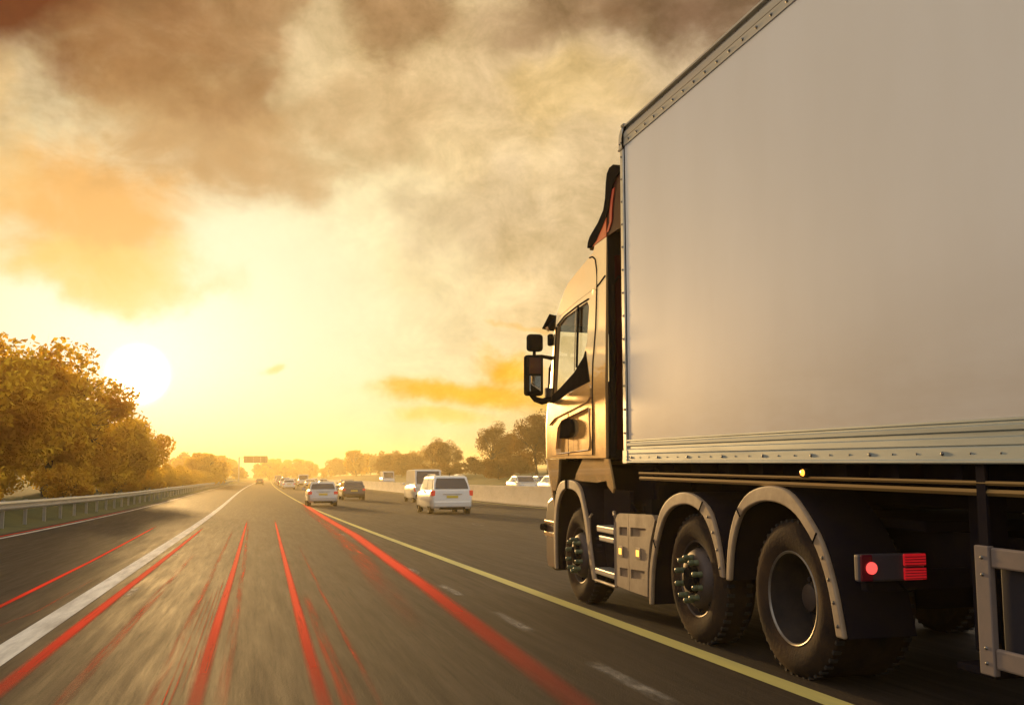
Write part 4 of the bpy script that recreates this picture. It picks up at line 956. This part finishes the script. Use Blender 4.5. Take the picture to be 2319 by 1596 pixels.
for k in range(9):
    mb = MB(); mb.box(XS+.315, XS+.455, 4.968, 4.974, .556+.0155*k, .560+.0155*k); tp(mb, 'lens_rib', M_lensd, parent=lb_)
mb = MB(); mb.tube([(XS+.30, 5.02, .55), (XS+.36, 5.03, .48), (XS+.5, 5.06, .50)], .010, 6); tp(mb, 'cable', M_blk, parent=lb_)
def lampbox(x0, x1, z0, z1, nm, m): mb = MB(); mb.box(x0, x1, 4.972, 4.988, z0, z1); tp(mb, nm, m, .006, parent=lb_)
lampbox(XS+.025, XS+.10, .55, .70, 'dark_lens', M_lensd)
mb = MB()
for k in range(16): a = 2*math.pi*k/16; mb.v.append((XS+.088+.035*math.cos(a), 4.97, .625+.035*math.sin(a)))
mb.v += [(x, 4.962, XS*0+z) for x, _, z in [(v[0]*1, 0, v[2]) for v in mb.v]]; mb.f = [tuple(range(16)), tuple(range(31, 15, -1))]+[(i, i+16, (i+1) % 16+16, (i+1) % 16) for i in range(16)]
tp(mb, 'round_lamp', M_lensb, parent=lb_)
lampbox(XS+.31, XS+.46, .55, .62, 'red_lens', M_lens); lampbox(XS+.31, XS+.46, .63, .70, 'red_lens', M_lens)
mb = MB(); mb.box(XR-.48, XR-.02, 4.99, 5.04, .545, .70); tp(mb, 'tail_lamp', M_lensd, .012)
mb = MB(); mb.box(XS+.1, XR-.1, 5.04, 5.10, .48, .60); tp(mb, 'rear_crossmember', M_dark, .01)

# ------------------------------------------------------------------ the box trailer
tl = empty('box_trailer', (4.62, 6.3, zr(6.3)), 'tall plain white box trailer with riveted aluminium rails filling the right side', 'trailer')
X0, X1, YF, YB = XS+.01, XR, 8.53, -5.1
T = lambda mb, name, m, bevel=0, smooth=40, parent=tl, **k: tp(mb, name, m, bevel, smooth, parent=parent, **k)
mb = MB(); mb.box(X0, X1, YB, YF, 1.30, 4.40); T(mb, 'box_body', M_white, 0, 0)
prof = [(X0, 4.255), (X0-.010, 4.255), (X0-.010, 4.322), (X0-.006, 4.326), (X0-.010, 4.330), (X0-.010, 4.375), (X0-.002, 4.398), (X0+.012, 4.412), (X0+.020, 4.414), (X0+.020, 4.436), (X0-.012, 4.440), (X0-.012, 4.456), (X0+.06, 4.468), (X0+.06, 4.255)]
rl = None
for sx in (0, 1):
    pf = prof if sx == 0 else [(X0+X1-a, b) for a, b in prof][::-1]
    mb = MB(); mb.prism_y(pf, YB, YF-.02); r_ = T(mb, 'top_rail', M_alu, 0, 30); rl = rl or r_
mb = MB(); mb.box(X0+.05, X1-.05, YB+.01, YF-.01, 4.40, 4.45); T(mb, 'roof', M_alu)
# bottom rail with its grooves
bp2 = [(X0+.002, 1.222), (X0-.016, 1.222), (X0-.020, 1.228), (X0-.020, 1.238), (X0-.012, 1.243), (X0-.012, 1.300), (X0-.007, 1.306), (X0-.012, 1.312), (X0-.012, 1.345), (X0-.002, 1.352), (X0-.002, 1.372), (X0-.014, 1.380), (X0-.016, 1.402), (X0-.004, 1.408), (X0-.004, 1.418), (X0-.012, 1.424), (X0-.012, 1.434), (X0+.002, 1.437)]
for sx in (0, 1):
    pf = bp2 if sx == 0 else [(X0+X1-a, b) for a, b in bp2][::-1]
    mb = MB(); mb.prism_y(pf, YB, YF-.01); r_ = T(mb, 'bottom_rail', M_alug, 0, 25)
    if sx == 0: brl = r_
mb = MB()
for (xa, xb) in ((X0-.012, X0+.05), (X1-.05, X1+.012)):
    mb.prism_y([(xa, 1.222), (xb, 1.222), (xb, 4.35), (xa, 4.35)], YF-.004, YF+.085)
T(mb, 'front_post', M_alu, .014, bseg=3)
mb = MB(); mb.box(X0-.004, X0+.01, YF-.022, YF-.006, 1.44, 4.26); T(mb, 'post_seam', M_blk)
mb = MB(); mb.box(X0-.016, X0+.02, YF-.018, YF+.10, 1.215, 1.34); T(mb, 'corner_foot', M_alu, .006)
# rounded cast corner with its dark seam and strap
mb = MB(); cp = [(YF+.002, 4.245), (YF+.105, 4.245), (YF+.108, 4.34), (YF+.095, 4.39), (YF+.06, 4.43), (YF+.01, 4.455), (YF+.0, 4.456)]
mb.prism_x(cp, X0-.016, X1+.016); T(mb, 'corner_cap', M_alu, .012, bseg=3)
mb = MB(); mb.tube([(X0-.013, YF-.005, 4.25), (X0-.016, YF-.004, 4.33), (X0-.010, YF-.012, 4.38), (X0+.0, YF-.03, 4.42), (X0+.0, YF-.05, 4.45)], .011, 6); T(mb, 'corner_seal', M_blk)
mb = MB(); mb.box(X0-.022, X0+.02, YF-.005, YF+.11, 4.235, 4.25); mb.box(X0-.02, X0+.01, YF-.04, YF+.03, 4.45, 4.475); T(mb, 'corner_bracket', M_bolt, .003)
rv = MB(); rv.lathe_x([(0, .014), (-.006, .012), (-.010, .006), (-.0105, .0005)], 0, 0, 0, 8)
rvt = rv.build('rivet', M_bolt); COL.objects.unlink(rvt)
def rivets(parent, lst):
    off = Vector((0, 0, 0)); r_ = parent
    while r_: off += r_.location; r_ = r_.parent
    for (x, y, z, s_) in lst:
        o = rvt.copy(); COL.objects.link(o); o.parent = parent; o.location = Vector((x, y, z))-off; o.scale = (s_, s_, s_)
rivets(rl, [(X0-.010, YF-.14-.205*k, 4.292, 1.) for k in range(62)])
rivets(rl, [(X0+.020, YF-.2-.17*k, 4.425, .45) for k in range(40)])
for k in range(13): rivets(tl, [(X0-.012, YF+.045, 1.50+.222*k, .85)])
rivets(tl, [(X0-.016, YF+.03, 4.30, .9), (X0-.016, YF+.075, 4.30, .9)])
rivets(brl, [(X0-.012, YF-.12-.2*k, 1.272, (.42 if k % 3 else .85)) for k in range(44)])
rivets(brl, [(X0-.016, YF-.01, 1.28, .6), (X0-.016, YF-.01, 1.25, .6)])
# underframe
mb = MB()
for x in (4.15, 4.95): mb.box(x, x+.14, YB+.2, 8.2, .95, 1.25)
mb.box(X0+.25, X0+.31, YB+.1, 8.4, 1.10, 1.235); mb.box(X1-.09, X1-.03, YB+.1, 8.4, 1.10, 1.235)
T(mb, 'underframe_beam', M_dark, .006)
mb = MB()
for k in range(26): mb.box(X0+.09, X1-.09, YB+.3+.5*k, YB+.36+.5*k, 1.12, 1.24)
T(mb, 'crossmember', M_dark)
mb = MB(); mb.box(X0+.02, X1-.02, YB+.02, YF-.02, 1.24, 1.30); T(mb, 'floor', M_dark)
mb = MB(); mb.tube([(X0+.02, 8.3, 1.13), (X0+.02, 4, 1.13), (X0+.02, -4, 1.13)], .012, 6); mb.tube([(X0+.03, 8.3, 1.085), (X0+.03, -4, 1.085)], .018, 6); T(mb, 'air_line', mat('brass_coloured_pipe', (.30, .20, .08), .35, metal=.6))
mb = MB(); mb.box(X0-.002, X0+.03, 5.49, 5.57, 1.135, 1.19); ml = T(mb, 'side_marker', M_blk, .005)
mb = MB(); mb.lathe_x([(0, .022), (-.01, .018), (-.014, .001)], X0-.003, 5.53, 1.163, 12); T(mb, 'lens', mat('orange_lamp', (.7, .25, .02), .2, emit=(1, .35, .04), estr=3), parent=ml)
# side guards
for sx in (0, 1):
    xa, xb = (X0+.0, X0+.03) if sx == 0 else (X1-.03, X1)
    sg = T(MB().box(xa+.045 if sx == 0 else xa-.045, xb+.05 if sx == 0 else xb-.05, -1.6, 3.92, .26, .82), 'guard_panel', mat('navy_guard_panel', (.012, .012, .022), .5), .005)
    for (ya, yb) in ((3.935, 4.03), (1.2, 1.29), (-1.6, -1.51)):
        T(MB().box(xa-.006, xb, ya, yb, .235, .835), 'guard_post', M_guard, .006)
    T(MB().box(xa, xb, -1.52, 3.93, .735, .83), 'guard_rail', M_guard, .01); T(MB().box(xa, xb, -1.52, 3.93, .27, .365), 'guard_rail', M_guard, .01)
    T(MB().box(xa+.01, xb-.005, 3.95, 4.01, .82, 1.24), 'guard_hanger', M_dark); T(MB().box(xa+.01, xb-.005, 1.2, 1.28, .82, 1.24), 'guard_hanger', M_dark)
rivets(tl, [(X0-.006, 3.98, z, .7) for z in (.78, .70, .36, .29)])
for x in (3.75, 5.35):
    T(MB().box(x-.06, x+.06, 4.3, 4.45, .25, 1.24), 'landing_leg', M_dark, .01); T(MB().box(x-.14, x+.14, 4.22, 4.5, .15, .19), 'landing_foot', M_dark, .01)
T(MB().box(5.3, 5.85, .5, 4.1, .35, 1.1), 'underside_blocker', M_dark, .02)  # added dark box, blocks the bright ground from view under the trailer
for y in (-1.9, -3.2, -4.5):
    for x, s_ in ((XS+.05, 1), (XR-.05, -1)):
        mb = MB(); mb.lathe_x([(s_*a, b) for a, b in [(.07, .285), (.03, .30), (0, .39), (.03, .475), (.10, .50), (.34, .5), (.40, .45), (.4, .3)]], x, y, zr(y)+.5, 32)
        mb.lathe_x([(s_*a, b) for a, b in [(.03, .3), (.08, .27), (.12, .24), (.12, .001)]], x, y, zr(y)+.5, 32); T(mb, 'trailer_wheel', M_rub)
    T(MB().box(3.7, 5.5, y-.07, y+.07, .45, .65), 'trailer_axle', M_dark)
T(MB().box(4.3, 4.94, -4.9, -1.3, .6, .96), 'bogie_frame', M_dark)

# ------------------------------------------------------------------ air
def haze():
    m = bpy.data.materials.new('haze_air'); m.use_nodes = True; nt = m.node_tree; nt.nodes.clear()
    out = nt.nodes.new('ShaderNodeOutputMaterial'); v = nt.nodes.new('ShaderNodeVolumePrincipled')
    v.inputs['Color'].default_value = (1, .82, .42, 1); v.inputs['Density'].default_value = HAZE_D; v.inputs['Anisotropy'].default_value = HAZE_G
    nt.links.new(v.outputs[0], out.inputs['Volume'])
    mb = MB(); mb.box(-440, 445, -70, 1120, zr(1100)-3.5, 10.8)
    o = mb.build('haze', m, smooth=0); o['kind'] = 'stuff'
    return o
HAZE_D, HAZE_G = .0011, .6
haze()
